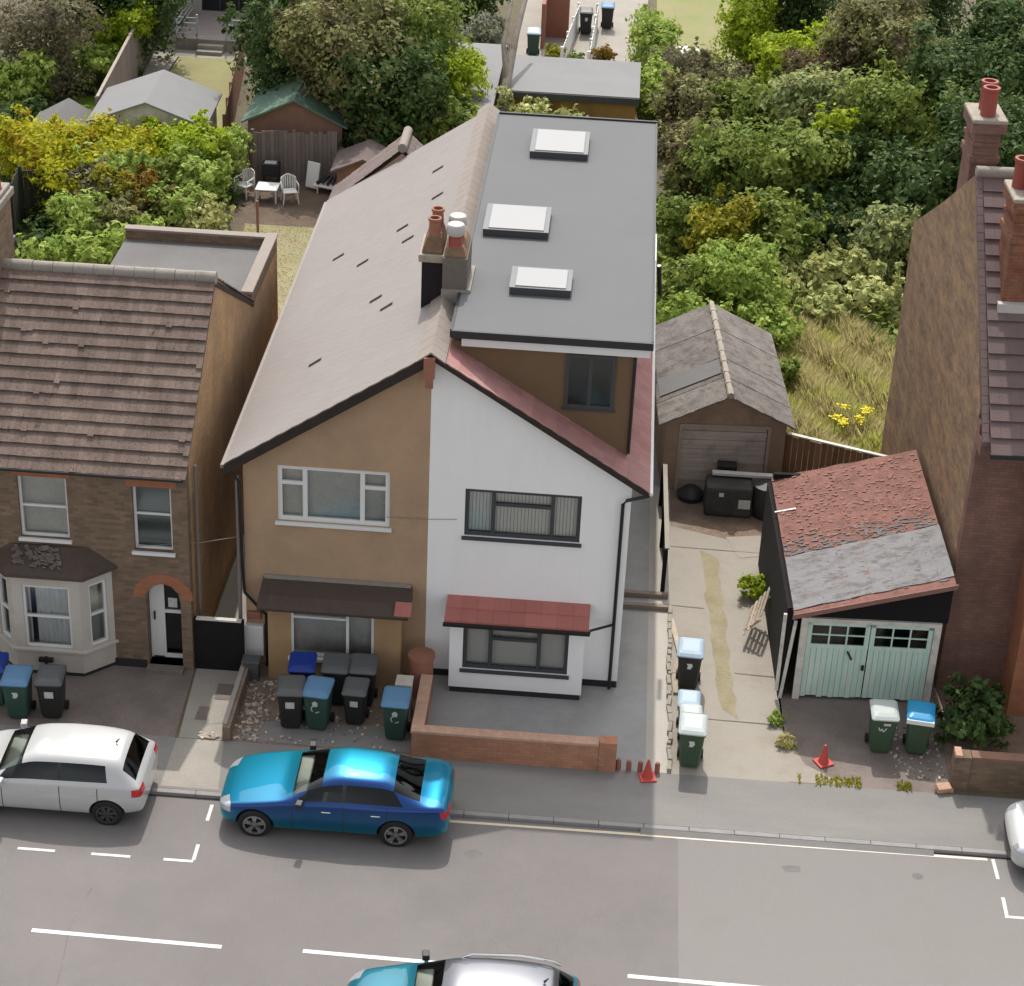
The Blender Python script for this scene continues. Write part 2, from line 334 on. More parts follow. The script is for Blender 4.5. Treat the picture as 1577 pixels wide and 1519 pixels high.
pm('lid_royal', (0.006,0.03,0.22), 0.45, 0.1, 3, 20, 0.0, spec=0.4)
pm('lid_pale', (0.42,0.47,0.45), 0.5, 0.08, 3, 20, 0.0, spec=0.4)
pm('lid_paleblue', (0.33,0.42,0.50), 0.5, 0.08, 3, 20, 0.0, spec=0.4)
pm('lid_grey', (0.085,0.088,0.09), 0.5, 0.1, 3, 20, 0.0, spec=0.4)
pm('lid_cyan', (0.02,0.26,0.50), 0.4, 0.1, 3, 20, 0.0, spec=0.4)
pm('painted_mark', (0.55,0.57,0.54), 0.7, 0.2, 12, 40, 0)
pm('sticker', (0.62,0.48,0.42), 0.6, 0.15, 20, 40, 0)
pm('cone_red', (0.50,0.07,0.055), 0.5, 0.1, bump=0)
pm('cone_white', (0.75,0.72,0.7), 0.5, 0.1, bump=0)
pm('green_gas', (0.4,0.05,0.04), 0.5)
pm('rubber', (0.016,0.016,0.017), 0.75, 0.1, bump=0)
pm('alloy', (0.42,0.41,0.40), 0.3, 0.05, metal=0.8, bump=0)
pm('alloy_dark', (0.10,0.10,0.10), 0.4, 0.05, metal=0.6, bump=0)
pm('arch_dark', (0.008,0.008,0.009), 0.9, bump=0)
pm('headlamp', (0.55,0.57,0.60), 0.1, 0.05, metal=0.5, bump=0, spec=0.8)
pm('taillamp', (0.45,0.01,0.02), 0.15, 0.05, bump=0, spec=0.7)
pm('chrome', (0.7,0.7,0.7), 0.12, 0.02, metal=1.0, bump=0)
pm('seatfabric', (0.22,0.21,0.19), 0.9, 0.1, bump=0)
pm('dashgrey', (0.42,0.42,0.37), 0.8, 0.1, bump=0)
pm('flower_yellow', (0.75,0.62,0.02), 0.7, 0.1, bump=0)
pm('flower_pink', (0.6,0.25,0.25), 0.7, 0.1, bump=0)
pm('deck_wood', (0.30,0.25,0.24), 0.9, 0.15)
pm('rail_grey', (0.42,0.44,0.45), 0.7, 0.1, bump=0)
pm('cover_dark', (0.055,0.052,0.048), 0.8, 0.3, 2, 12, 0.4, stain=(0.10,0.095,0.085), stain_amt=0.6, stain_scale=1.5)
pm('tin_white', (0.6,0.59,0.57), 0.6, 0.1)
glassm('glass', (0.95,0.945,0.93), 0.02, 0.12); glassm('glass_dark', (0.6,0.64,0.64), 0.02, 0.1); glassm('car_glass', (0.13,0.14,0.15), 0.0); glassm('windscreen_glass', (0.85,0.90,0.88), 0.02)
def carpaint(name, col, metal, rough, coat=1.0, flop=None):
    m, n, p = newmat(name); MATS[name] = m
    p.inputs['Base Color'].default_value = (*col, 1); p.inputs['Metallic'].default_value = metal
    p.inputs['Roughness'].default_value = rough; p.inputs['Coat Weight'].default_value = coat; p.inputs['Coat Roughness'].default_value = 0.02
    if flop:
        lw = nd(n, 'ShaderNodeLayerWeight'); lw.inputs[0].default_value = 0.45
        mr = nd(n, 'ShaderNodeMapRange'); mr.inputs[1].default_value = .12; mr.inputs[2].default_value = .55; n.links.new(lw.outputs['Facing'], mr.inputs[0]); n.links.new(mix(n, flop, col, mr.outputs[0]), p.inputs['Base Color'])
carpaint('paint_blue', (0.0,0.30,0.42), 0.75, 0.36, 0.7, (0.0,0.042,0.19))
carpaint('paint_white', (0.47,0.47,0.465), 0.0, 0.3)
carpaint('paint_teal', (0.005,0.17,0.24), 0.6, 0.33, 1.0, (0.01,0.16,0.22))
carpaint('paint_roof_reflection', (0.11,0.115,0.13), 0.7, 0.35)  # reflection on the turquoise car's roof, painted as a silver tone
# ================================================================ THE SETTING
def sheet(name, poly, z, mat):
    mb = MB(); mb.add([(x, y, z) for x, y in poly], [tuple(range(len(poly)))]); return struct(name, mb, mat, recalc=False)
def slabs(name, mat, x0, x1, y0, y1, z0, z1): mb = MB(); mb.box(x0, x1, y0, y1, z0, z1); return struct(name, mb, mat)
RZ = -0.07
sheet('ground', [(-300,-300),(300,-300),(300,300),(-300,300)], -0.12, 'garden_earth')
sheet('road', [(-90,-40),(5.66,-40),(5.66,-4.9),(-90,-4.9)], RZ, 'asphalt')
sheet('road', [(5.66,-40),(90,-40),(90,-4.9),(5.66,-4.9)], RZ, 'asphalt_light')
slabs('pavement', 'footway', -90, 90, -4.76, -3.02, -0.1, 0.004)
mb = MB()
x = -60.0
while x < 60:
    mb.box(x+0.004, x+0.911, -4.9, -4.765, -0.11, 0.008+random.uniform(-.002,.003)); x += 0.915
struct('kerb', mb, 'kerbstone', bevel=0.012)
mb = MB()
mb.extr([(4.9,-5.03,RZ+.002),(4.9,-4.9,RZ+.002),(4.9,-4.9,-0.004)], (5.9,0,0))
struct('dropped_kerb', mb, 'footway')
# plots behind the pavement (a ground slab, then thin sheets on it)
slabs('garden_soil', 'garden_earth', -90, 90, -3.02, 90, -0.1, 0.0)
def patch(name, poly, mat, k=1): return sheet(name, poly, 0.004*k, mat)
patch('front_yard', [(-14,-3.02),(-5.0,-3.02),(-5.1,-0.4),(-14,-0.4)], 'yard_tar')
patch('garden_path', [(-4.92,-3.01),(-3.99,-3.01),(-4.02,-0.4),(-5.05,-0.4)], 'slab', 2)
patch('side_path', [(-5.05,-0.4),(-4.02,-0.4),(-4.02,9),(-5.05,9)], 'slab', 2)
patch('path_panel', [(-4.44,-1.55),(-4.05,-1.55),(-4.06,-0.95),(-4.46,-0.95)], 'yard_tar', 4)
patch('manhole_cover', [(-4.72,-2.35),(-4.46,-2.35),(-4.47,-1.85),(-4.70,-1.85)], 'yard_tar', 4)
patch('front_earth', [(-3.86,-3.02),(0.04,-3.02),(0.04,0),(-3.9,0)], 'dirt')
patch('earth_strip', [(-3.8,-2.95),(0.0,-2.95),(0.0,-2.05),(-3.2,-2.2)], 'footway', 2)
patch('forecourt', [(0.04,-3.02),(5.32,-3.02),(5.32,0),(0.04,0)], 'concrete_grey')
patch('side_passage', [(4.3,0),(5.32,0),(5.28,12),(4.3,12)], 'concrete_grey')
patch('passage_sunlit_strip', [(4.98,-3.02),(5.50,-3.02),(5.46,9.4),(4.98,9.4)], 'concrete_sunlit', 2)  # sunlit side of the passage, painted as a paler strip
patch('driveway', [(5.50,-3.02),(8.0,-3.02),(7.95,0.0),(7.85,6.5),(8.6,9.6),(5.46,9.6)], 'concrete')
patch('driveway_apron', [(8.0,-3.02),(11.39,-3.02),(11.39,0.9),(7.9,0.2)], 'yard_tar')
patch('concrete_patch', [(7.9,-3.0),(9.5,-3.0),(8.9,-2.75),(8.35,-2.35),(7.95,-1.2)], 'concrete', 2)
rs_ = random.Random(5)
patch('weedy_strip', [(6.22+.021*t+rs_.uniform(-.05,.05),6.3-.36*t) for t in range(0,20)]+[(6.98+rs_.uniform(-.05,.05)-.018*t,-.9+.38*t) for t in range(0,19)], 'mossstrip', 2)
patch('pale_concrete_patch', [(6.9,7.0),(7.8,7.2),(7.85,6.2),(7.2,6.0)], 'concrete', 3)
for yy, xa, xb in ((6.35,5.5,7.8),(-.95,5.9,7.9),(.9,6.95,7.9),(3.6,5.5,6.3)): patch('concrete_joint', [(xa,yy),(xb,yy-.05),(xb,yy-.025),(xa,yy+.02)], 'yard_tar', 4)
patch('driveway_earth', [(5.5,7.4),(7.8,6.6),(8.4,9.5),(5.5,9.5)], 'dirt', 2)
patch('right_front_yard', [(11.4,-2.7),(30,-2.7),(30,1),(11.4,1)], 'dirt')
patch('back_lawn', [(-7.6,14.5),(-3.6,14.5),(-4.4,25.5),(-8.6,25.5)], 'dry_lawn')
patch('patio_earth', [(-10.2,25.5),(-5.0,25.5),(-5.0,30.5),(-10.2,30.5)], 'patio_dark')
patch('wild_meadow', [(8.2,10.0),(11.3,10.0),(12.4,22.0),(7.4,22.0)], 'dry_lawn', 2)
patch('far_lawn', [(-14.35,32.4),(-10.75,32.4),(-11.9,42.6),(-14.4,42.6)], 'lawnm')
patch('far_path', [(-15.0,32.4),(-14.3,32.4),(-14.35,42.6),(-11.6,42.6),(-11.6,47.5),(-15.6,47.5)], 'slab')
patch('neighbour_lawn', [(-17.6,31.2),(-15.6,31.2),(-15.7,37.2),(-17.3,37.2)], 'green_lawn')
patch('far_paving', [(-0.8,38.7),(4.2,38.7),(4.6,60),(-1.2,60)], 'slab')
patch('far_grass', [(4.9,41),(9.0,41),(9.0,60),(4.9,60)], 'lawnm')
patch('pale_paving', [(-4.95,-4.7),(-3.75,-4.7),(-3.95,-3.03),(-4.95,-3.03)], 'slab', 2)
mb = MB()
for (a, b), (c, d) in zip([(-5.6,-7.9),(-5.75,-9.0),(-5.62,-10.1),(-5.5,-12)], [(-5.75,-9.0),(-5.62,-10.1),(-5.5,-12),(-5.3,-14)]): mb.add([(a,b,RZ+.002),(a+.035,b,RZ+.002),(c+.035,d,RZ+.002),(c,d,RZ+.002)], [(0,1,2,3)])
struct('road_crack', mb, 'yard_tar', recalc=False)
for xa, xb in ((-6.0,-3.2),(8.3,14)): sheet('kerb_shade_strip', [(xa,-4.965),(xb,-4.965),(xb,-4.912),(xa,-4.912)], RZ+.003, 'kerb_shade')  # painted dark strip on the road for the shaded kerb face
for cx_, cy_, r_ in ((1.6,-6.05,.16),(7.9,-5.75,.14),(10.4,-5.7,.10)):
    sheet('oil_stain', [(cx_+r_*1.5*math.cos(k*.7)*random.uniform(.7,1.1),cy_+r_*math.sin(k*.7)*random.uniform(.7,1.1)) for k in range(9)], RZ+.002, 'asphalt_stain')
# painted lines
def line(x0, y0, x1, y1, wd, mat='roadpaint'):
    d = Vector((x1-x0, y1-y0, 0)).normalized(); n = Vector((-d.y, d.x, 0))*wd/2
    mb = MB(); a = Vector((x0,y0,RZ+.004)); b = Vector((x1,y1,RZ+.004))
    mb.quad(a-n, b-n, b+n, a+n); struct('road_marking', mb, mat, recalc=False)
o = 0.125
for a, b in ((-7.30,-6.56),(-5.84,-5.07),(-4.41,-3.83),(-8.8,-8.05)): line(a, -6.9, b, -6.9, 0.07)
line(-3.83,-6.86,-3.83,-6.38, .07); line(-3.80,-5.62,-3.80,-5.10, .07)
for a, b in ((-6.40,-2.82),(-1.31,2.2),(4.72,8.3),(10.5,14)): line(a, -9.2, b, -9.26, 0.10)
line(0.9,-5.06, 5.6,-5.035, 0.075, 'yellowpaint'); line(5.601,-5.035, 11.87,-5.004, 0.078, 'cream_paint')
line(11.98,-4.98,12.0,-5.6, .07); line(12.02,-6.15,12.02,-6.7, .07); line(11.98,-6.72,16,-6.72, .07)
# ================================================================ BUILDERS
def tiles(mb, A, B, D, E_, ncol, nrow, th=0.03, lap=0.0, jit=0.004, stagger=True, gap=0, slip=0):
    """A,B eave left/right ; D,E_ ridge left/right"""
    A, B, D, E_ = map(Vector, (A, B, D, E_)); n = (B-A).cross(D-A).normalized()
    if n.z < 0: n = -n
    P = lambda u, v: (A.lerp(B, u)).lerp(D.lerp(E_, u), v)
    for r in range(nrow):
        cuts = [(c+(0.5 if stagger and r % 2 else 0))/ncol for c in range(ncol+1)]
        cuts = sorted(set([0.0]+[c for c in cuts if 0 < c < 1]+[1.0]))
        for u0, u1 in zip(cuts, cuts[1:]):
            j = random.uniform(-jit, jit); g = 0.0015/ max(0.001, (B-A).length)
            v0 = r/nrow - ((0.06+lap)/nrow) + random.uniform(-jit, jit)*0.3; v1 = (r+1)/nrow
            if slip and random.random() < slip: v0 -= random.uniform(.1,.3)/nrow; j += .012
            a, b, c, d = P(u0+g, max(v0, -0.01)), P(u1-g, max(v0, -0.01)), P(u1-g, v1), P(u0+g, v1)
            h = th+j
            q = n*(h-gap) if gap else n*0
            mb.hexa([a+q, b+q, c-n*0.002, d-n*0.002, a+n*h, b+n*h, c+n*0.006, d+n*0.006])
def window(parent, P, w_, h_, bays, frame='white_upvc', rz=0, glass='glass', back='curtain', sill=True, fw=0.055, depth=0.08, rec=0.06, sillmat=None, sill_out=0.07, arch=None):
    """P lower-left corner of opening on the wall face; bays: list of (x0,x1,[z0,z1,...]) fractions; local y goes into the wall"""
    T = Matrix.Translation(P) @ Matrix.Rotation(rz, 4, 'Z')
    def tr(mb): mb.v = [tuple(T @ Vector(q)) for q in mb.v]; return mb
    f = MB()
    y0, y1 = rec, rec+depth
    xs = sorted(set([b[0] for b in bays]+[b[1] for b in bays]))
    f.box(0, fw, y0, y1, 0, h_); f.box(w_-fw, w_, y0, y1, 0, h_)
    f.box(fw, w_-fw, y0+.001, y1, 0, fw); f.box(fw, w_-fw, y0+.001, y1, h_-fw, h_)
    for x in xs[1:-1]: f.box(x*w_-fw*.5, x*w_+fw*.5, y0-.003, y1, fw, h_-fw)
    cells = []
    for b0, b1, zs in bays:
        xa = b0*w_+(fw if b0 == 0 else fw*.5); xb = b1*w_-(fw if b1 == 1 else fw*.5)
        for i, (za, zb) in enumerate(zip(zs, zs[1:])):
            Za = za*h_+(fw if za == 0 else fw*.4); Zb = zb*h_-(fw if zb == 1 else fw*.4)
            cells.append((xa, xb, Za, Zb))
            if za > 0: f.box(xa, xb, y0-.002, y1, za*h_-fw*.4, za*h_+fw*.4)
    fo = tr(f).build('window', frame, parent)
    for xa, xb, za, zb in cells:
        g = MB(); g.box(xa-.005, xb+.005, y0+depth*.5, y0+depth*.5+.008, za-.005, zb+.005)
        tr(g).build('pane', glass, fo)
    b = MB(); b.box(-0.02, w_+.02, y1+.10, y1+.12, -.02, h_+.02)
    if back == 'blind':
        b = MB(); n = int(w_/0.075)
        for i in range(n): b.rbox(((i+.5)*w_/n, y1+.05, h_/2), (w_/n*0.9, 0.006, h_-.03), rz=0.32)
        d = MB(); d.box(-0.02, w_+.02, y1+.2, y1+.21, -.02, h_+.02); tr(d).build('room', 'room_dark', fo)
    nmz = {'blind': 'vertical_blind', 'curtain': 'curtain', 'net_grey': 'net_curtain', 'room_dark': 'room', 'blind_pale': 'blind'}[back]
    if back == 'curtain':
        b = MB(); n = 26
        for i in range(n):
            a0, a1 = i/n*w_, (i+1)/n*w_
            if 0.1 < i/n < 0.2: continue
            q0, q1 = y1+.09+.02*math.sin(i*1.9), y1+.09+.02*math.sin((i+1)*1.9)
            b.quad((a0,q0,0),(a1,q1,0),(a1,q1,h_),(a0,q0,h_))
        d = MB(); d.box(-0.02, w_+.02, y1+.2, y1+.21, -.02, h_+.02); tr(d).build('room', 'room_dark', fo)
    tr(b).build(nmz, 'curtain' if back == 'curtain' else back, fo)
    if sill:
        s = MB(); s.box(-.05, w_+.05, -sill_out, rec+.02, -.075, -.003); tr(s).build('sill', sillmat or frame, fo, bevel=.006)
    return fo
def pipe(parent, pts, mat='black_pipe', r=0.035, name='downpipe'):
    mb = MB(); mb.tube(pts, r, 8); o = mb.build(name, mat, parent, smooth=True)
    return o
def pot(parent, x, y, z, h=0.55, r=0.14, mat='terracotta', name='chimney_pot'):
    mb = MB(); mb.lathe([(r*1.12,0),(r*1.12,.05),(r,.07),(r*.92,h-.08),(r*1.1,h-.06),(r*1.12,h),(r*.8,h),(r*.78,h-.25),(0,h-.26)], (x,y,z), 18)
    return mb.build(name, mat, parent, smooth=True, sharp=35)
# ================================================================ TERRACED HOUSE (left)
T1 = thing('terraced_house', 'brown brick terraced house at left with brown tile roof, cream bay and arched white door', 'house', (-5.1,-0.5,0))
XR = -5.1; XL = -16.0
mb = MB()
mb.panel([(XL,0),(XR,0),(XR,5.04),(XL,5.04)], [(-8.74,-7.68,3.17,4.67),(-6.28,-5.44,3.02,4.60),
   [(-6.09,0.1),(-5.33,0.1),(-5.33,1.75),(-5.38,1.98),(-5.52,2.15),(-5.71,2.22),(-5.90,2.15),(-6.04,1.98),(-6.09,1.75)]], (0,-.5,0), (1,0,0), (0,0,1), (0,.28,0))
mb.build('front_wall', 'london_brick', T1)
mb = MB(); mb.extr([(XR,-.219,0),(XR,7.5,0),(XR,7.5,5.35),(XR,3.1,7.93),(XR,-.219,5.2)], (-.28,0,0)); mb.build('gable_wall', 'gable_brick', T1)
mb = MB(); mb.box(XL, XR-.281, 7.22, 7.5, 0, 5.35); mb.build('rear_wall', 'london_brick', T1)
rf = MB(); tiles(rf, (XL,-.66,4.96), (XR+.04,-.66,4.96), (XL,3.05,7.93), (XR+.04,3.05,7.93), 84, 16, 0.062, jit=.003, stagger=False, gap=.024, lap=.10, slip=.03)
RF1 = rf.build('front_roof', 'tile_brown', T1)
mb = MB(); mb.extr([(XL,-.60,4.96),(XL,3.05,7.90),(XL,7.7,5.30),(XL,7.7,5.18),(XL,3.05,7.75),(XL,-.52,4.96)], (XR-XL+.02,0,0)); mb.build('roof_deck', 'verge_dark', T1)
mb = MB(); tiles(mb, (XR+.03,7.8,5.27),(XL,7.8,5.27),(XR+.03,3.12,7.93),(XL,3.12,7.93), 30, 16, .04); mb.build('rear_roof', 'tile_brown', T1)
mb = MB()
x = XR+.05
while x > XL: mb.tube([(x,3.08,7.93),(x-.44,3.08,7.93)], [.14+random.uniform(-.006,.006)]*2, 10, val=random.random()); x -= .45
mb.build('ridge', 'ridge_grey', T1, smooth=True)
mb = MB(); mb.box(XL, XR-.02, -.76, -.66, 4.90, 4.97); mb.build('gutter', 'black_pipe', T1, bevel=.02)
mb = MB(); mb.box(-10.25, -9.82, -.6, 7.3, 5.0, 5.2)
mb.extr([(-9.82,-.55,5.1),(-9.82,3.05,8.15),(-9.82,7.2,5.6),(-9.82,7.2,5.0),(-9.82,-.5,4.9)], (-.25,0,0)); mb.build('party_parapet', 'london_brick', T1)
ch = MB(); ch.box(-10.7,-9.75,2.5,3.9,6.9,9.25); CH = ch.build('chimney', 'london_brick', T1)
cc = MB(); cc.box(-10.78,-9.67,2.42,3.98,9.25,9.42); cc.box(-10.72,-9.73,2.48,3.92,9.42,9.52); cc.build('cap', 'ridge_grey', CH, bevel=.02)
pot(CH, -9.95, 2.95, 9.5, .5, .14, 'red_pot'); pot(CH, -9.95, 3.5, 9.5, .5, .14, 'red_pot')
# rear outrigger with parapet
mb = MB(); mb.box(-9.0,-5.1,7.501,11.2,0,5.25); mb.build('outrigger_wall', 'gable_brick', T1)
mb = MB(); mb.box(-9.0,-5.35,7.51,11.0,5.25,5.36); mb.build('outrigger_roof', 'felt_roof', T1)
mb = MB(); mb.box(-5.33,-5.1,7.50,11.2,5.25,5.62); mb.box(-9.0,-5.331,10.98,11.2,5.25,5.60); mb.build('outrigger_parapet', 'london_brick', T1)
mb = MB(); mb.box(-5.35,-5.07,7.46,11.23,5.62,5.68); mb.box(-9.02,-5.351,10.96,11.23,5.60,5.66); mb.build('parapet_coping', 'ridge_tile', T1)
mb = MB(); mb.box(-16.2,-12.45,8.5,12.4,0,4.5); mb.build('outrigger_wall', 'london_brick', T1)
mb = MB(); mb.box(-16.3,-12.35,8.4,12.5,4.5,4.62); mb.build('outrigger_roof', 'felt_roof', T1)
window(T1, (-8.74,-.5,3.17), 1.06, 1.50, [(0,1,[0,.5,1])], back='net_grey', rec=.09)
window(T1, (-6.28,-.5,3.02), .84, 1.58, [(0,1,[0,.55,1])], back='net_grey', rec=.12, glass='glass_dark')
for x0, x1, z in ((-8.85,-7.6,4.68),(-6.4,-5.32,4.61)):
    mb = MB(); mb.box(x0, x1, -.507, -.40, z, z+.17); mb.build('lintel', 'orange_brick', T1)
# brick arch over the door
mb = MB()
for i in range(11):
    a0, a1 = math.pi*i/11, math.pi*(i+1)/11; r0, r1 = .40, .66; cx, cz = -5.71, 1.75
    q = lambda r, a, y: (cx-r*math.cos(a), y, cz+r*math.sin(a)*.95+.08)
    mb.hexa([q(r0,a0,-.508),q(r1,a0,-.508),q(r1,a0,-.42),q(r0,a0,-.42),q(r0,a1,-.508),q(r1,a1,-.508),q(r1,a1,-.42),q(r0,a1,-.42)])
mb.build('door_arch', 'orange_brick', T1)
dr = MB(); dr.box(-6.07,-5.80,-.18,-.14,.12,2.12); dr.box(-5.80,-5.76,-.2,-.14,.1,2.2); dr.box(-5.37,-5.33,-.2,-.14,.1,1.9); dr.box(-5.76,-5.37,-.199,-.14,.1,.2); dr.box(-5.76,-5.37,-.199,-.14,1.28,1.36); dr.box(-6.09,-6.05,-.21,-.14,.1,2.0)
D1 = dr.build('door', 'white_upvc', T1, bevel=.004)
mb = MB(); mb.box(-5.76,-5.37,-.17,-.16,.2,1.28); mb.box(-5.76,-5.37,-.17,-.16,1.36,2.2); mb.build('pane', 'glass_dark', D1)
mb = MB(); mb.box(-5.68,-5.48,-.178,-.171,1.42,1.66); mb.build('notice', 'painted_mark', D1)
mb = MB(); mb.box(-6.0,-5.97,-.235,-.18,1.1,1.3); mb.build('handle', 'black_pipe', D1)
mb = MB(); mb.box(-6.1,-5.3,-.135,-.12,.1,2.25); mb.build('hall', 'room_dark', D1)
mb = MB(); mb.box(-6.12,-5.3,-.75,-.22,.0,.10); mb.build('doorstep', 'yard_tar', T1)
mb = MB(); mb.box(XL,-6.85,-.52,-.501,0,.16); mb.box(-6.85,-6.13,-.53,-.501,0,.2); mb.build('plinth', 'plinth_black', T1)
# bay window
by = [(-9.45,-.5),(-8.88,-1.06),(-7.40,-1.06),(-6.82,-.5)]
def off(poly, d):
    c = Vector((-8.14,-.5)); out = []
    for x, y in poly: v = Vector((x,y))-c; out.append(tuple(c+v*(1+d/ v.length)) if y < -.6 else (x+(d if x > c.x else -d), y))
    return out
BAY = MB(); BAY.extr([(x,y,.1) for x,y in by], (0,0,.50)); bo = BAY.build('bay_window', 'cream_render', T1)
mb = MB(); mb.extr([(x,y,0) for x,y in off(by,-.03)], (0,0,.1)); mb.build('bay_plinth', 'plinth_black', bo)
mb = MB(); mb.extr([(x,y,.60) for x,y in off(by,.08)], (0,0,.09)); mb.build('bay_sill', 'cream_render', bo, bevel=.02)
mb = MB(); mb.extr([(x,y,2.30) for x,y in by], (0,0,.22))
for (xa, ya), (xb, yb) in zip(by, by[1:]):
    for (px, py) in ((xa,ya),(xb,yb)):
        d = Vector((xb-xa,yb-ya)).normalized(); s = 1 if (px,py) == (xa,ya) else -1
        a = Vector((px,py)); b = a+d*s*(.22 if py < -.6 else .14); n = Vector((-d.y,d.x))*.16
        mb.extr([(a.x,a.y,.69),(b.x,b.y,.69),(b.x+n.x,b.y+n.y,.69),(a.x+n.x,a.y+n.y,.69)], (0,0,1.61))
mb.build('bay_pier', 'cream_render', bo)
for (xa, ya), (xb, yb) in zip(by, by[1:]):
    d = Vector((xb-xa,yb-ya)); L = d.length; ang = math.atan2(d.y, d.x); m0 = .22 if ya < -.6 else .14; m1 = .22 if yb < -.6 else .14; dn = d/L
    window(bo, (xa+dn.x*m0, ya+dn.y*m0, .70), L-m0-m1, 1.58, [(0,1,[0,.5,1])], rz=ang, rec=.05, sill=False, back='curtain')
mb = MB(); A = off(by,.14); top = [(-9.0,-.5,3.0),(-8.8,-.56,3.0),(-7.5,-.56,3.02),(-7.3,-.5,3.02)]
lo = [(x,y,2.52) for x,y in A]; lo2 = [(x,y,2.60) for x,y in A]
mb.add(lo+lo2+top, [(0,1,2,3)]+[(i,i+1,i+5,i+4) for i in range(3)]+[(i+4,i+5,i+9,i+8) for i in range(3)]+[(8,9,10,11),(0,4,8,11,7,3)])
br = mb.build('bay_roof', 'bay_felt', bo)
mb = MB()
for i in range(70):
    x = random.uniform(-8.9,-7.8); y = random.uniform(-1.0,-.62); z = 2.66+(y+1.1)*.72
    mb.rbox((x,y,z), (random.uniform(.05,.16),random.uniform(.05,.12),.03), random.uniform(0,3), R(35))
mb.build('moss', 'tile_dusky', br)['kind'] = 'stuff'
mb = MB(); mb.box(-8.25,-8.20,-1.16,-1.08,.05,.5); mb.box(-8.38,-8.07,-1.18,-1.08,.40,.48); mb.build('gas_bracket', 'black_pipe', bo)
pipe(T1, [(-5.02,.05,4.9),(-5.02,.05,0)], 'grey_pipe', .04)
# ================================================================ LEFT HALF OF THE PAIR
T2 = thing('semi_detached_house', 'tan rendered half of the pair with long pale tiled roof and white framed windows', 'house', (-2,0,0))
WL, WR, HE, HR, YB = -3.98, 4.30, 5.13, 8.015, 15.0
sl_, sr_ = (HR-HE)/4.337, (HR-HE)/4.655
zl = lambda x: HR+x*sl_; zr = lambda x: HR-x*sr_
mb = MB(); mb.panel([(WL,0),(0,0),(0,7.86),(WL,zl(WL)-.14)], [(-3.25,-.83,3.72,5.08)], (0,0,0), (1,0,0), (0,0,1), (0,.28,0)); mb.build('front_wall', 'tan_render', T2)
mb = MB(); mb.box(WL,WL+.28,.281,YB,0,5.2); mb.build('side_wall', 'tan_render', T2)
mb = MB(); mb.extr([(WL+.281,YB-.3,0),(0,YB-.3,0),(0,YB-.3,7.85),(WL+.281,YB-.3,zl(WL+.281)-.15)], (0,.28,0)); mb.build('rear_wall', 'tan_render', T2)
mb = MB(); tiles(mb, (-4.337,-.24,HE), (-4.337,YB+.1,HE), (-.12,-.24,zl(-.12)), (-.12,YB+.1,zl(-.12)), 52, 17, .007, jit=.0006)
rl = mb.build('roof', 'tile_pale', T2)
mb = MB(); mb.extr([(-4.33,-.22,HE-.01),(0,-.22,HR-.01),(0,-.22,HR-.14),(-4.2,-.22,HE-.06)], (0,YB+.3,0)); mb.build('roof_deck', 'verge_dark', rl)
mb = MB(); P_ = [(-4.33+4.2*i/26, .02+.014*(i%2)) for i in range(27)]
mb.extr([(x,-.30,zl(x)+d) for x, d in P_]+[(x,-.30,zl(x)-.22) for x, d in P_[::-1]], (0,.07,0))
mb.build('shaded_verge', 'verge_dark', rl)  # verge side with tile ends, its shade put into the dark colour
mb = MB()
for x, y in ((-.85,8.6),(-1.75,9.0),(-1.5,7.9),(-2.6,8.0),(-1.9,4.9),(-1.55,4.0),(-3.0,2.9),(-1.2,12.2),(-1.0,10.0),(-3.4,9.5)):
    mb = MB(); mb.extr([(x,y-.07,zl(x)+.024),(x,y+.03,zl(x)+.024),(x+.27,y+.07,zl(x+.27)+.026),(x+.27,y-.03,zl(x+.27)+.026)], (0,0,.008)); mb.build('slipped_tile', 'verge_dark', rl)
mb = MB(); mb.box(-4.42,-4.33,-.25,YB,HE-.09,HE-.0); mb.build('gutter', 'grey_pipe', T2, bevel=.02)
pipe(T2, [(-4.30,-.12,5.0),(-4.05,-.14,4.7),(-4.02,-.12,2.6),(-3.98,-.12,1.9),(-3.62,-.10,1.45),(-3.52,-.1,1.35),(-3.52,-.1,0)])
pipe(T2, [(-4.10,-.06,4.8),(-4.10,-.06,.1)], 'grey_pipe', .045)
window(T2, (-3.25,0,3.72), 2.42, 1.36, [(0,.245,[0,.68,1]),(.245,.755,[0,1]),(.755,1,[0,.68,1])], back='net_grey', rec=.05, fw=.10)
# lower rear outrigger roof
mb = MB(); mb.box(-4.1,-.6,YB+.1,16.3,0,5.0); mb.build('rear_outrigger', 'tan_render', T2)
mb = MB(); tiles(mb, (-4.35,YB+.1,5.0),(-4.35,16.5,5.0),(-2.3,YB+.1,6.75),(-2.3,16.5,6.75), 13, 8, .02); tiles(mb, (-.3,YB+.1,5.0),(-.3,16.5,5.0),(-2.3,YB+.1,6.75),(-2.3,16.5,6.75), 13, 8, .02)
ro = mb.build('outrigger_roof', 'tile_dusky', T2)
mb = MB(); mb.tube([(-2.3,YB+.1,6.77),(-2.3,16.55,6.77)], .13, 10); mb.build('ridge', 'ridge_tile', ro, smooth=True)
mb = MB(); mb.extr([(-4.2,YB+.12,4.99),(-.5,YB+.12,4.99),(-2.3,YB+.12,6.6)], (0,1.15,0)); mb.build('gable', 'tan_render', ro)
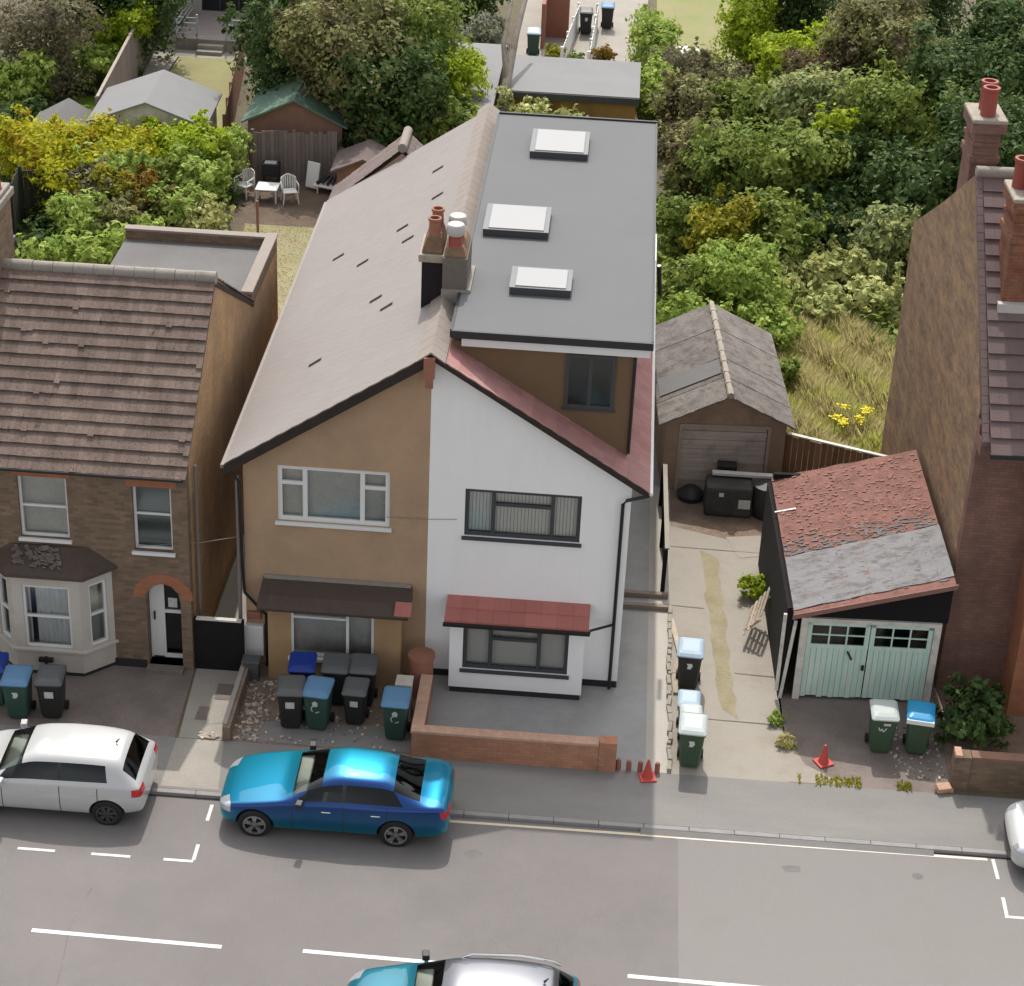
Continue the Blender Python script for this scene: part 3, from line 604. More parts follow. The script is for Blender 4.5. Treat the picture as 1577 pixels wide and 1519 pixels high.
# ground floor bay
mb = MB(); mb.panel([(-3.40,0),(-.48,0),(-.48,2.0),(-3.40,2.0)], [(-2.90,-1.07,.66,1.90)], (0,-.6,0), (1,0,0), (0,0,1), (0,.2,0)); mb.box(-3.40,-3.2,-.399,-.001,0,2.0); mb.box(-.68,-.48,-.399,-.001,0,2.0)
b2 = mb.build('bay_window', 'tan_bay', T2)
window(b2, (-2.90,-.6,.66), 1.83, 1.24, [(0,.68,[0,.8,1]),(.68,1,[0,1])], back='net_grey', rec=.04, fw=.06, sill_out=.1)
mb = MB(); mb.extr([(-3.58,-.95,2.02),(-3.58,-.95,2.08),(-3.58,-.66,2.22),(-3.58,-.001,2.29),(-3.58,-.001,1.96),(-3.58,-.9,1.96)], (3.28,0,0)); b3 = mb.build('bay_roof', 'bay_felt', b2, bevel=.02)
mb = MB(); mb.box(-3.55,-.33,-.08,-.005,2.28,2.36); mb.build('flashing', 'ridge_grey', b3)
mb = MB(); mb.rbox((-.42,-.80,2.18),(.36,.36,.03),0,R(27)); mb.build('red_tile', 'tile_redbay', b3)
mb = MB(); mb.box(-4.0,-3.58,-.16,-.001,.28,1.06); mb.build('meter_box', 'white_upvc', T2, bevel=.02)
mb = MB(); mb.box(-3.95,-3.64,-.10,-.001,1.2,1.38); mb.build('alarm_box', 'terracotta', T2, bevel=.02)
mb = MB(); mb.tube([(-1.0,-.03,4.0),(.0,-.03,4.02),(.62,-.02,4.06)], .006, 5); tag(mb.build('cable', 'grey_pipe'), 'thin grey cable crossing the joint between tan and white front walls', 'cable')
mb = MB(); mb.tube([(-4.0,-.05,3.3),(-4.9,-.3,3.2),(-6.2,-.53,3.15)], .008, 5)
tag(mb.build('cable', 'grey_pipe'), 'thin grey cable strung across the alley between the brick house and the tan house', 'cable')
# ================================================================ RIGHT HALF OF THE PAIR
T3 = thing('semi_detached_house', 'white rendered half of the pair with flat roofed grey loft conversion and dark window frames', 'house', (2.15,0,0))
mb = MB(); mb.panel([(0.002,.18),(WR,.18),(WR,zr(WR)-.14),(0.002,7.86)], [(.78,3.26,3.66,4.82)], (0,0,0), (1,0,0), (0,0,1), (0,.28,0)); mb.build('front_wall', 'white_render', T3)
mb = MB(); mb.box(.02,.59,.02,.2,0,.18); mb.box(3.5,WR-.02,.02,.2,0,.18); mb.box(WR-.22,WR-.02,.2,14,0,.18); mb.build('plinth', 'plinth_black', T3)
mb = MB(); mb.box(WR-.28,WR,.281,14.2,.18,5.2); mb.build('side_wall', 'white_render', T3)
mb = MB(); mb.box(.01,WR-.281,13.9,14.2,0,7.9); mb.build('rear_wall', 'dormer_brown', T3)
mb = MB(); tiles(mb, (4.655,-.24,HE),(4.655,14.3,HE),(.30,-.24,zr(.30)),(.30,14.3,zr(.30)), 56, 17, .014, jit=.002)
rr = mb.build('roof', 'tile_red', T3)
mb = MB(); mb.extr([(4.65,-.22,HE-.01),(0,-.22,HR-.01),(0,-.22,HR-.13),(4.5,-.22,HE-.05)], (0,14.5,0)); mb.build('roof_deck', 'verge_dark', rr)
mb = MB(); P_ = [(.1+4.54*i/28, .015+.014*(i%2)) for i in range(29)]
mb.extr([(x,-.28,zr(x)+d) for x, d in P_]+[(x,-.28,zr(x)-.10) for x, d in P_[::-1]], (0,.06,0))
mb.build('shaded_verge', 'verge_dark', rr)  # thin verge side, shade painted in with the dark colour
mb = MB()
for s, f_ in ((-1, zl), (1, zr)):
    y = -.30
    while y < YB:
        x0, x1 = (s*.30, 0); mb.extr([(x0,y,f_(x0)+.02),(x0,y,f_(x0)+.05),(0,y,HR+.085),(0,y,HR+.04)], (0,.44,0)); y += .45
mb.build('ridge', 'ridge_tile', rr)
mb = MB(); mb.box(-.14,.09,-.36,-.281,7.52,7.98); mb.box(-.10,.06,-.36,-.281,7.30,7.52); mb.build('corbel', 'terracotta', rr)
# loft box
mb = MB(); mb.extr([(.40,.75,7.72),(4.15,.75,5.42),(4.15,.75,7.90),(.40,.75,7.90)], (0,.12,0)); mb.box(4.03,4.15,.871,14.15,5.42,7.90); L = mb.build('loft_dormer', 'dormer_brown', T3)
mb = MB(); mb.box(.36,4.48,.62,14.25,8.07,8.20); lr = mb.build('flat_roof', 'membrane', L)
mb = MB(); mb.box(.34,4.52,.55,.62,8.05,8.215); mb.box(4.48,4.52,.621,14.25,8.05,8.225); mb.box(.30,.358,.621,14.25,8.03,8.215); mb.box(.34,4.52,14.251,14.32,8.0,8.25); mb.build('roof_trim', 'trim_dark', lr)
mb = MB(); mb.box(.55,4.47,.60,.748,7.86,8.069); mb.build('fascia', 'white_upvc', lr)
window(L, (2.74,.75,6.55), 1.04, 1.24, [(0,.5,[0,1]),(.5,1,[0,1])], 'anthracite', back='room_dark', glass='glass_dark', rec=-.05, fw=.075, sill_out=.02)
mb = MB()
for x, z, ww in ((2.86,7.55,.22),(2.86,7.18,.2),(2.85,6.78,.24),(3.45,6.78,.22),(3.62,7.2,.06)): mb.box(x, x+ww, .79, .80, z, z+.05)
mb.build('pane_reflections', 'white_upvc', L)  # white bars painted in for reflections in the dormer glass
pipe(L, [(4.17,.70,7.95),(4.17,.70,5.55)], r=.035)
for x0, x1, y0, y1 in ((1.33,2.78,11.1,12.78),(.57,2.06,5.80,7.38),(1.39,2.71,2.62,3.75)):
    mb = MB(); k = MB(); z0, z1 = 8.20, 8.36
    for q in ((x0,x1,y0,y0+.07),(x0,x1,y1-.07,y1),(x0,x0+.07,y0+.071,y1-.071),(x1-.07,x1,y0+.071,y1-.071)): mb.box(q[0],q[1],q[2],q[3],z0,z1)
    s = mb.build('skylight', 'anthracite', lr, bevel=.008)
    q_ = MB(); q_.box(x0-.01,x1+.01,y0-.01,y1+.01,z1+.001,z1+.02); q_.build('frame', 'skylight_grey', s, bevel=.005)
    k.box(x0+.12,x1-.10,y0+.05,y1-.08,z1+.021,z1+.045); k.build('glazing', 'white_sky', s, bevel=.01)
window(T3, (.78,0,3.66), 2.48, 1.16, [(0,.245,[0,1]),(.245,.755,[0,.68,1]),(.755,1,[0,1])], 'anthracite', back='blind', rec=.05, fw=.085, sill_out=.06)
mb = MB(); mb.panel([(.59,.16),(3.52,.16),(3.52,1.89),(.59,1.89)], [(.88,3.18,.66,1.76)], (0,-.62,0), (1,0,0), (0,0,1), (0,.2,0)); mb.box(.59,.79,-.419,-.001,.16,1.89); mb.box(3.32,3.52,-.419,-.001,.16,1.89)
b5 = mb.build('bay_window', 'white_render', T3)
mb = MB(); mb.box(.62,3.49,-.59,-.01,0,.16); mb.build('plinth', 'plinth_black', b5)
window(b5, (.88,-.62,.66), 2.30, 1.10, [(0,.26,[0,1]),(.26,.72,[0,.72,1]),(.72,1,[0,1])], 'anthracite', back='blind_pale', rec=.04, fw=.085, sill_out=.06)
mb = MB()
for i in range(9):
    for r in range(2):
        xa = .47+i*.3478; ya = -.82+r*.41; yb = ya+.41; za = 1.975+r*.085; zb = za+.085
        mb.hexa([(xa,ya,za-.02),(xa+.345,ya,za-.02),(xa+.345,yb,zb-.02),(xa,yb,zb-.02),(xa,ya,za+.03),(xa+.345,ya,za+.03),(xa+.345,yb,zb+.005),(xa,yb,zb+.005)])
b6 = mb.build('bay_roof', 'tile_redbay', b5)
mb = MB(); mb.extr([(.50,-.78,1.90),(.50,-.78,1.945),(.50,-.001,2.105),(.50,-.001,1.90)], (3.08,0,0)); mb.box(.45,3.62,-.90,-.825,1.89,1.96); mb.build('gutter', 'black_pipe', b6)
pipe(T3, [(3.6,-.86,1.92),(3.62,-.6,1.85),(4.1,-.1,1.72)], r=.03)
pipe(T3, [(4.66,-.2,5.05),(4.2,-.12,4.86),(4.13,-.10,4.75),(4.13,-.1,.05)], r=.04)
mb = MB(); mb.box(4.656,4.74,-.22,14.2,HE-.08,HE-.0); mb.build('gutter', 'white_upvc', T3, bevel=.02)
pipe(T3, [(4.62,5.2,8.0),(4.7,5.4,7.2)], r=.05, name='soil_pipe')
# shared chimney
CHM = thing('chimney', 'shared brick chimney on the ridge with two terracotta pots and two white cowls', 'chimney', (0,3.1,7.4))
mb = MB(); mb.box(-.52,-.06,2.75,3.85,7.2,8.78); mb.build('left_stack', 'chimney_shaded', CHM)
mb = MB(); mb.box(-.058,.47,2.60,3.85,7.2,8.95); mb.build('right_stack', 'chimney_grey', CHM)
mb = MB(); mb.box(-.59,-.03,2.68,3.92,8.78,8.96); mb.build('cap', 'stone_cap', CHM, bevel=.03)
mb = MB(); mb.hexa([(-.54,2.74,8.96),(-.06,2.74,8.96),(-.06,3.85,8.96),(-.54,3.85,8.96),(-.42,2.84,9.34),(-.13,2.84,9.34),(-.13,3.7,9.34),(-.42,3.7,9.34)])
mb.hexa([(-.05,2.62,8.951),(.46,2.62,8.951),(.46,3.83,8.951),(-.05,3.83,8.951),(.0,2.75,9.14),(.36,2.75,9.14),(.36,3.8,9.14),(.0,3.8,9.14)])
mb.build('flaunching', 'flaunching', CHM, bevel=.04)
pot(CHM, -.28, 3.0, 9.30, .40, .13); pot(CHM, -.26, 3.5, 9.30, .42, .13)
for y in (2.92, 3.42):
    pot(CHM, .18, y, 9.08, .34, .15, 'red_pot')
    mb = MB(); mb.lathe([(.17,0),(.2,.05),(.2,.2),(.17,.24),(0,.26)], (.18,y,9.38), 18); mb.build('cowl', 'pale_pot', CHM, smooth=True)
mb = MB(); mb.box(-.07,.54,2.52,2.598,7.95,8.24); mb.box(.471,.56,2.53,3.9,8.2,8.27); mb.build('lead_flashing', 'ridge_grey', CHM)
# ================================================================ FORECOURT WALL
FW = thing('garden_wall', 'low orange brick wall round the white house forecourt', 'garden wall', (2.1,-3.0,0))
mb = MB(); mb.box(.04,4.2,-3.10,-2.88,0,.62); mb.box(.04,.26,-2.879,-1.0,0,.62); mb.box(3.98,4.34,-3.13,-2.85,0,.74); mb.build('brickwork', 'forecourt_brick', FW)
mb = MB(); mb.box(.02,3.97,-3.12,-2.86,.62,.69); mb.box(.02,.28,-2.859,-1.0,.62,.69); mb.build('coping', 'brick_coping', FW, bevel=.01)
mb = MB(); mb.lathe([(.26,0),(.26,.95),(.30,.97),(.30,1.04),(0,1.05)], (.0,-.75,0), 14); tag(mb.build('gate_pier', 'terracotta', smooth=True), 'round terracotta topped pier where the two front yards meet', 'pier')
LW = thing('garden_wall', 'crumbling low rendered wall between the slab path and the rubble yard', 'garden wall', (-3.9,-1.8,0))
mb = MB(); mb.box(-3.98,-3.82,-3.0,-.45,0,.34); mb.build('core', 'dirt', LW)
mb = MB(); mb.box(-4.0,-3.90,-2.9,-.6,.34,.37); mb.build('coping', 'slab', LW)
RW = thing('garden_wall', 'low dark brick wall in shadow in front of the right hand house', 'garden wall', (14,-2.7,0))
mb = MB(); mb.box(11.42,20,-2.82,-2.6,0,.78); mb.box(11.35,11.7,-2.86,-2.56,0,.84); mb.build('brickwork', 'london_brick', RW)
mb = MB(); mb.box(11.71,20,-2.84,-2.58,.78,.85); mb.build('coping', 'shed_wood', RW); mb = MB(); mb.box(11.36,11.5,-2.87,-2.56,.84,.90); mb.build('cap_brick', 'brick_coping', RW)
# ================================================================ GARAGES
def local(o, rz): o.rotation_euler[2] = rz
G1 = thing('garage', 'small brown garage with grey patchy pitched roof and ribbed up-and-over door', 'garage', (6.80,9.4,0), R(4.0))
mb = MB(); mb.panel([(-1.55,0),(1.55,0),(1.55,2.0),(0,2.72),(-1.55,2.0)], [(-1.15,1.10,0,1.86)], (0,0,0), (1,0,0), (0,0,1), (0,.15,0)); mb.box(-1.55,-1.4,.151,5.2,0,2.0); mb.box(1.4,1.55,.151,5.2,0,2.0); mb.extr([(-1.55,5.21,0),(1.55,5.21,0),(1.55,5.21,2.0),(0,5.21,2.72),(-1.55,5.21,2.0)],(0,.12,0)); mb.build('walls', 'garage_wall', G1, world=False)
mb = MB()
for s in (-1, 1):
    n = 60
    for k, (y0, y1) in enumerate(((-.2,.95),(.96,2.1),(2.11,3.9),(3.91,5.5))):
        for i in range(12):
            xa = s*(.0+i*1.76/12); xb = s*((i+1)*1.76/12); za = 2.86-abs(xa)*.49+.012*k; zb = 2.86-abs(xb)*.49+.012*k
            vv = random.Random(k*7+(3 if s > 0 else 0)).random()
            yy = random.uniform(-.03,.03) if k == 0 else 0
            mb.hexa([(xa,y0+yy,za-.05),(xb,y0+yy,zb-.05),(xb,y1,zb-.05),(xa,y1,za-.05),(xa,y0+yy,za),(xb,y0+yy,zb),(xb,y1,zb),(xa,y1,za)], vv)
ga = mb.build('roof', 'asbestos', G1, world=False)
mb = MB()
for i in range(9): mb.tube([(0,-.25+i*.64,2.86+.04),(0,.36+i*.64,2.88+.03)], [.09,.075], 8)
mb.build('ridge', 'stone_cap', ga, world=False, smooth=True)
mb = MB(); mb.extr([(-.12,1.2,2.86-.06+.035),(-1.66,1.2,2.86-.813+.035),(-1.66,2.2,2.86-.813+.04),(-.12,2.0,2.86-.06+.04)], (0,0,.012)); mb.build('repair_sheet', 'felt_roof', ga, world=False)
mb = MB(); mb.box(-1.21,-1.13,-.04,.1,0,1.92); mb.box(1.08,1.16,-.04,.1,0,1.92); mb.box(-1.21,1.16,-.045,.1,1.86,1.95); mb.build('door_frame', 'door_frame_wood', G1, world=False)
mb = MB()
for i in range(14): mb.box(-1.12,1.07,.045+(.028 if i % 2 else 0),.09,.01+i*.132,.01+(i+1)*.132-.008)
gd = mb.build('garage_door', 'garage_door', G1, world=False)
G2 = thing('garage', 'wooden lean-to garage with mint green double doors and rusty red sloping roof', 'garage', (8.30,.12,0), R(2.2))
mb = MB(); mb.box(-.42,-.30,.0,5.7,0,2.3); mb.box(-.30,3.1,5.6,5.7,0,2.6); lwz = mb.build('side_wall', 'black_board', G2, world=False)
mb = MB(); mb.extr([(-.42,.02,2.14),(3.08,.02,2.14),(3.08,.02,3.15),(-.42,.02,2.32)], (0,.08,0)); mb.build('gable_board', 'black_board', G2, world=False)
mb = MB(); mb.box(-.50,-.43,-.05,.02,.2,2.2); mb.box(-.10,.05,-.05,.02,0,2.14); mb.box(2.80,2.95,-.05,.02,0,2.14); mb.box(.05,2.8,-.045,.02,2.04,2.14); mb.rbox((-.30,-.03,1.0),(.07,.05,2.1),0,0,R(4)); mb.build('post', 'pale_wood', G2, world=False)
for s, x0, x1 in ((0,.06,1.42),(1,1.44,2.79)):
    mb = MB(); n = 11; wv = (x1-x0)/n
    for i in range(n): mb.box(x0+i*wv+.004, x0+(i+1)*wv-.004, .0, .03, .06+random.uniform(0,.05), 1.36)
    mb.box(x0,x1,-.012,.03,1.36,1.46); mb.box(x0,x0+.1,-.012,.03,1.46,2.02); mb.box(x1-.1,x1,-.012,.03,1.46,2.02); mb.box(x0,x1,-.012,.03,1.95,2.03)
    for k in (1,2): q = x0+.1+(x1-x0-.2)*k/3; mb.box(q-.018,q+.018,-.006,.03,1.46,1.95)
    mb.box(x0+.1,x1-.1,-.005,.03,1.69,1.72)
    d = mb.build('garage_door', 'mint_paint', G2, world=False)
    g = MB(); g.box(x0+.1,x1-.1,.012,.016,1.46,1.95); g.build('pane', 'glass_dark', d, world=False)
    g = MB(); g.box(x0+.05,x1-.05,.25,.26,1.3,2.03); g.build('inside', 'dark_gap', d, world=False)
    if s == 0: g = MB(); g.rbox((x0+.98,-.02,1.2),(.04,.03,.24),0,0,R(-28)); g.rbox((x0+1.3,-.03,.9),(.06,.05,.12)); g.build('latch', 'black_pipe', d, world=False)
# roof: left eave z 2.41, right z 3.34; rusty back part and flaked pale front part
def rp(x, y, dz=0): return (x, y, 2.41+(x+.33)*.2810+dz)
def roofbit(y0, y1, mat, nm, par, x0=-.33, x1=3.03, th=.05, dz=0, ny=1, skew=0):
    mb = MB(); n = 22
    for i in range(n):
        xa = x0+(x1-x0)*i/n; xb = x0+(x1-x0)*(i+1)/n
        ja = .02*math.sin(xa*7+y0)+skew*xa; jb = .02*math.sin(xb*7+y0)+skew*xb; q = random.uniform(0,.012)
        mb.hexa([rp(xa,y0+ja,dz-th),rp(xb,y0+jb,dz-th),rp(xb,y1+jb,dz-th),rp(xa,y1+ja,dz-th),rp(xa,y0+ja,dz+q),rp(xb,y0+jb,dz+q),rp(xb,y1+jb,dz+q),rp(xa,y1+ja,dz+q)])
    return mb.build(nm, mat, par, world=False)
g2r = roofbit(-.38,5.75,'rust_roof','roof',G2)
roofbit(-.20,2.0,'felt_flaked','torn_felt',g2r,th=.001,dz=.022,skew=.05)
mb = MB()
for i in range(620):
    x = random.uniform(-.3,3.0); y = random.uniform(.1,5.6); s = random.uniform(.02,.07)
    if y < 2.1 and random.random() < .55: continue
    mb.rbox(rp(x,y,.018),(s*1.6,s,.012),random.uniform(-.4,.4),0,R(-15.7))
mb.build('loose_felt', 'rust_edge', g2r, world=False)['kind'] = 'stuff'
mb = MB()
for i in range(420):
    x = random.uniform(-.3,3.0); y = 2.05+.05*x+abs(random.gauss(0,.35)) if random.random() < .45 else random.uniform(-.15,2.0); s = random.uniform(.02,.06)
    mb.rbox(rp(x,y,.024),(s*2.2,s,.006),random.uniform(-.3,.3),0,R(-15.7))
mb.build('felt_flakes', 'felt_roof', g2r, world=False)['kind'] = 'stuff'
mb = MB(); mb.rbox(rp(-.15,4.05,.03),(.5,.05,.015),R(-2),0,R(-15.7)); mb.build('batten', 'white_upvc', g2r, world=False)
mb = MB(); mb.extr([rp(-.36,-.44,.04),rp(3.06,-.44,.04),rp(3.06,-.40,-.10),rp(-.36,-.40,-.10)],(0,.03,0)); mb.build('fascia', 'rust_edge', g2r, world=False)
# ================================================================ RIGHT HAND HOUSE
T4 = thing('terraced_house', 'tall brick end of terrace at right with weathered gable, plum tiled roof and red chimneys', 'house', (11.47,.85,0), R(2.35))
ZE, ZR_, YR, YE = 6.75, 10.75, 4.05, 10.2
mb = MB(); mb.extr([(0,.281,0),(0,YE,0),(0,YE,7.15),(0,7.0,8.95),(0,YR,ZR_),(0,.281,6.95)], (.28,0,0)); mb.build('gable_wall', 'old_brick', T4, world=False)
mb = MB(); mb.box(0,12,0,.28,0,ZE); mb.build('front_wall', 'red_brick', T4, world=False)
mb = MB(); tiles(mb, (.12,-.75,6.45),(12,-.75,6.45),(.12,YR,ZR_),(12,YR,ZR_), 28, 17, .06, jit=.001, gap=.022, lap=.10)
r4 = mb.build('front_roof', 'tile_plum', T4, world=False)
mb = MB(); mb.extr([(.29,-.7,6.38),(.29,YR,10.65),(.29,YE,7.05),(.29,YE,6.9),(.29,YR,10.4),(.29,-.3,6.4)], (12,0,0)); mb.build('roof_deck', 'verge_dark', r4, world=False)
mb = MB(); tiles(mb, (.1,YE+.2,7.0),(12,YE+.2,7.0),(.1,YR,ZR_),(12,YR,ZR_), 24, 16, .05); mb.build('rear_roof', 'tile_plum', T4, world=False)
mb = MB(); mb.tube([(-.02,YR,ZR_+.04),(12,YR,ZR_+.04)], .13, 10); mb.build('ridge', 'ridge_grey', r4, world=False, smooth=True)
mb = MB()
for k in range(30):
    a = k/30; b = (k+1)/30-.002; f_ = lambda t: (0, -.55+(YR+.55)*t, 6.55+(ZR_-6.55)*t)
    A_, B_ = Vector(f_(a)), Vector(f_(b)); mb.hexa([A_+Vector((-.03,0,-.06)),A_+Vector((.11,0,-.06)),B_+Vector((.11,0,-.06)),B_+Vector((-.03,0,-.06)),A_+Vector((-.03,0,.05)),A_+Vector((.11,0,.05)),B_+Vector((.11,0,.05)),B_+Vector((-.03,0,.05))])
mb.build('verge', 'tile_plum', r4, world=False)
mb = MB(); mb.box(.1,12,-.86,-.76,6.36,6.46); mb.build('gutter', 'black_pipe', T4, world=False)
mb = MB(); mb.box(0,.30,-.35,-.0,6.15,6.5); mb.build('corbel', 'red_brick', T4, world=False)
def stack4(x0, x1, y0, y1, z0, z1, pots, mat, label=None):
    mb = MB(); mb.box(x0,x1,y0,y1,z0,z1); s = mb.build('chimney', mat, T4, world=False)
    mb = MB()
    for k, (a, b) in enumerate(((.75,.9),(.45,.52),(.0,.22))): e = (.05,.04,.09)[k]; mb.box(x0-e,x1+e,y0-e,y1+e,z1-b,z1-a if a else z1)
    mb.build('corbelling', mat, s, world=False)
    mb = MB(); mb.box(x0-.10,x1+.10,y0-.10,y1+.10,z1+.001,z1+.10); mb.build('cap', 'stone_cap', s, world=False, bevel=.03)
    for px, py in pots: 
        mb = MB(); mb.lathe([(.17,0),(.17,.55),(.19,.57),(.19,.64),(.13,.64),(.12,.3),(0,.28)], (px,py,z1+.1), 16); mb.build('chimney_pot', 'red_pot', s, world=False, smooth=True)
    return s
stack4(.012,.58,4.9,5.9,8.2,11.6,[(.28,5.15),(.32,5.6)],'red_brick')
stack4(.42,1.35,1.75,2.75,7.6,11.0,[(.78,2.0),(.56,2.4)],'stack_brick')
mb = MB(); mb.box(.34,1.42,1.58,1.745,8.55,8.78); mb.box(1.355,1.45,1.6,2.9,8.6,9.5); mb.build('lead_flashing', 'pale_pot', T4, world=False)
mb = MB(); mb.tube([(1.55,-.15,6.2),(1.5,-.12,.8)], .04, 8); mb.build('downpipe', 'grey_pipe', T4, world=False)
mb = MB(); mb.box(1.42,6,-.9,-.001,0,6.2); mb.extr([(1.3,-1.05,6.2),(6.1,-1.05,6.2),(3.7,-1.05,8.6)], (0,1.6,0)); mb.build('bay_and_shadow_gable', 'orange_brick', T4, world=False)  # gable above the bay is out of view, added to throw shadow forward
# ================================================================ FENCES, SHEDS AND FAR BUILDINGS
def boards(name, label, cat, p0, p1, h, mat, n=None, th=.03, wav=.03, cap=None, rails=True, group=None):
    a, b = Vector((*p0,0)), Vector((*p1,0)); d = (b-a); L = d.length; n = n or int(L/.15); u = d/L; nn = Vector((-u.y,u.x,0))*th
    t = thing(name, label, cat, tuple((a+b)/2), 0, group)
    mb = MB()
    for i in range(n):
        q = a+u*(i*L/n+.006); r = a+u*((i+1)*L/n-.006); hh = h+random.uniform(-wav,wav)
        mb.hexa([q,r,r+nn,q+nn]+[v+Vector((0,0,hh)) for v in (q,r,r+nn,q+nn)])
    mb.build('boards', mat, t)
    k = max(1, round(L/1.9))
    for i in range(k+1):
        pm_ = MB(); q = a+u*(L*i/k)+nn*1.8; pm_.box(q.x-.05,q.x+.05,q.y-.05,q.y+.05,0,h+.05); pm_.build('post', mat, t)
    if cap:
        mb = MB(); nn2 = nn/th; c0 = a-nn2*.03; c1 = b-nn2*.03; w2 = nn2*.11
        mb.hexa([c0+Vector((0,0,h+.03)),c1+Vector((0,0,h+.03)),c1+w2+Vector((0,0,h+.03)),c0+w2+Vector((0,0,h+.03)),c0+Vector((0,0,h+.07)),c1+Vector((0,0,h+.07)),c1+w2+Vector((0,0,h+.07)),c0+w2+Vector((0,0,h+.07))]); mb.build('capping', cap, t)
    return t
boards('fence', 'thin dark fence with a pale capping beside the passage of the white house', 'fence', (5.36,4.2), (5.30,8.4), 1.15, 'black_board', cap='concrete')
boards('gate', 'solid black side gate with a weathered pale top rail', 'gate', (-5.02,-.42), (-4.02,-.42), 1.28, 'black_board', n=1, wav=0, cap='pale_wood')
boards('fence', 'leaning red brown fence panel joining the small garage to the weathered gable', 'fence', (8.42,9.9), (11.05,8.9), 1.5, 'fence_brown', cap='pale_wood')
boards('fence', 'long grey wooden fence climbing past the pale grey shed to the top edge', 'fence', (-14.75,31.0), (-15.9,48), 2.1, 'fence_grey', cap='stone_cap')
boards('fence', 'reddish brown fence at the right of the small far lawn', 'fence', (-10.25,31.0), (-11.5,41.5), 1.75, 'fence_brown')
boards('fence', 'weathered grey board fence behind the white garden chairs', 'fence', (-9.05,29.6), (-6.2,29.9), 1.75, 'fence_grey', wav=.06)
boards('fence', 'dark mossy fence behind the left chimney', 'fence', (-15.8,24.4), (-13.7,24.7), 1.8, 'fence_dark')
boards('fence', 'dark mossy fence running down beside the left rear roofs', 'fence', (-15.8,24.4), (-14.6,15.0), 1.9, 'fence_dark')
for y, l in ((3.38,'nearer brown timber lying across the side passage'),(3.92,'farther brown timber lying across the side passage')):
    mb = MB(); mb.box(4.32,5.44,y-.07,y+.07,.008,.13); tag(mb.build('timber_beam', 'beam_wood', bevel=.01), l, 'timber', 'timbers across the passage')
BW = thing('brick_edging', 'line of pale stones and dark gaps edging the driveway beside the bins', 'edging', (5.47,-1,0))
mb = MB(); y = -3.0
while y < 3.2: l_ = random.uniform(.14,.42); mb.rbox((5.48+random.uniform(-.025,.025),y+l_/2,.05),(.09,l_-random.uniform(.01,.07),random.uniform(.08,.14)),random.uniform(-.12,.12)); y += l_
mb.build('stones', 'concrete', BW, bevel=.01)
def plank(x, y, z, l, wd, rz, tilt, label, mat='timber'):
    mb = MB(); mb.rbox((0,0,0),(wd,l,.03),0,tilt); o = mb.build('plank', mat); o.location = (x,y,z); o.rotation_euler[2] = rz; tag(o, label, 'plank', 'loose boards beside the driveway')
plank(5.62,2.2,.05,1.5,.12,R(8),0,'pale plank lying flat behind the blue lidded driveway bin')
plank(5.68,1.2,.09,1.1,.10,R(-12),R(3),'short pale plank crossing the end of the passage edging')
plank(5.60,.35,.05,.9,.14,R(4),0,'pale board end tucked behind the blue lidded driveway bin')
PL = thing('pallet', 'broken wooden pallet leaning on the black side of the lean-to garage', 'pallet', (7.45,2.6,0))
mb = MB()
for i in range(5): mb.rbox((7.28+i*.09,2.6+i*.04,.38+i*.11),(.07,1.15,.02),R(-18),R(8),R(-48))
for k in (-.45,0,.45): mb.rbox((7.47+k*.28,2.66+k,.55+k*.12),(.5,.06,.06),R(-18),0,R(-48))
mb.build('slats', 'timber', PL)
# sheds and outbuildings
def gable_shed(name, label, cx, y0, y1, hw, he, hr, wall, roof, rz=0, over=.2, front=None):
    t = thing(name, label, 'shed', (cx,y0,0), rz)
    d = y1-y0
    mb = MB(); mb.extr([(-hw,0,0),(hw,0,0),(hw,0,he),(0,0,hr-.08),(-hw,0,he)], (0,.1,0)); mb.box(-hw,-hw+.1,.101,d,0,he); mb.box(hw-.1,hw,.101,d,0,he); mb.extr([(-hw,d,0),(hw,d,0),(hw,d,he),(0,d,hr-.08),(-hw,d,he)], (0,.1,0)); mb.build('walls', wall, t, world=False)
    mb = MB(); sl2 = (hr-he)/hw
    for s in (-1,1): mb.extr([(0,-over,hr),(s*(hw+over),-over,he-over*sl2),(s*(hw+over),-over,he-over*sl2-.07),(0,-over,hr-.07)], (0,d+2*over,0))
    mb.build('roof', roof, t, world=False)
    return t
s = gable_shed('shed', 'wide pale grey roofed shed behind the yellow climbing hedge', -12.55, 28.9, 32.1, 1.85, 2.15, 2.85, 'pale_wood', 'felt_pale', R(2))
mb = MB(); mb.box(-.15,.5,-.03,-.001,1.5,2.1); mb.build('window', 'room_dark', s, world=False)
gable_shed('shed', 'low lilac grey roofed shed left of the wide pale shed', -15.9, 29.4, 31.2, .9, 1.4, 1.9, 'pale_wood', 'felt_roof')
gable_shed('shed', 'brown timber shed with a green felt roof under the dark trees', -7.7, 30.4, 33.4, 1.65, 1.95, 2.75, 'shed_wood', 'felt_green')
gable_shed('shed', 'tiny brown shed half hidden behind the tan rear roof', -4.9, 27.3, 28.9, .9, 1.5, 1.9, 'shed_wood', 'tile_dusky')
FS = thing('outbuilding', 'flat grey roofed outbuilding with ochre front behind the loft roof', 'outbuilding', (1.7,34,0))
mb = MB(); mb.box(-.6,4.1,34.5,38.3,0,2.05); mb.build('walls', 'shed_ochre', FS); mb = MB(); mb.box(-.75,4.22,34.3,38.5,2.07,2.2); mb.build('roof', 'felt_pale', FS); mb = MB(); mb.box(-.75,4.22,34.24,34.299,1.93,2.17); mb.build('fascia', 'anthracite', FS)
FT = thing('outbuilding', 'flat grey roofed outbuilding partly behind the dark tree crown', 'outbuilding', (-2.2,34,0))
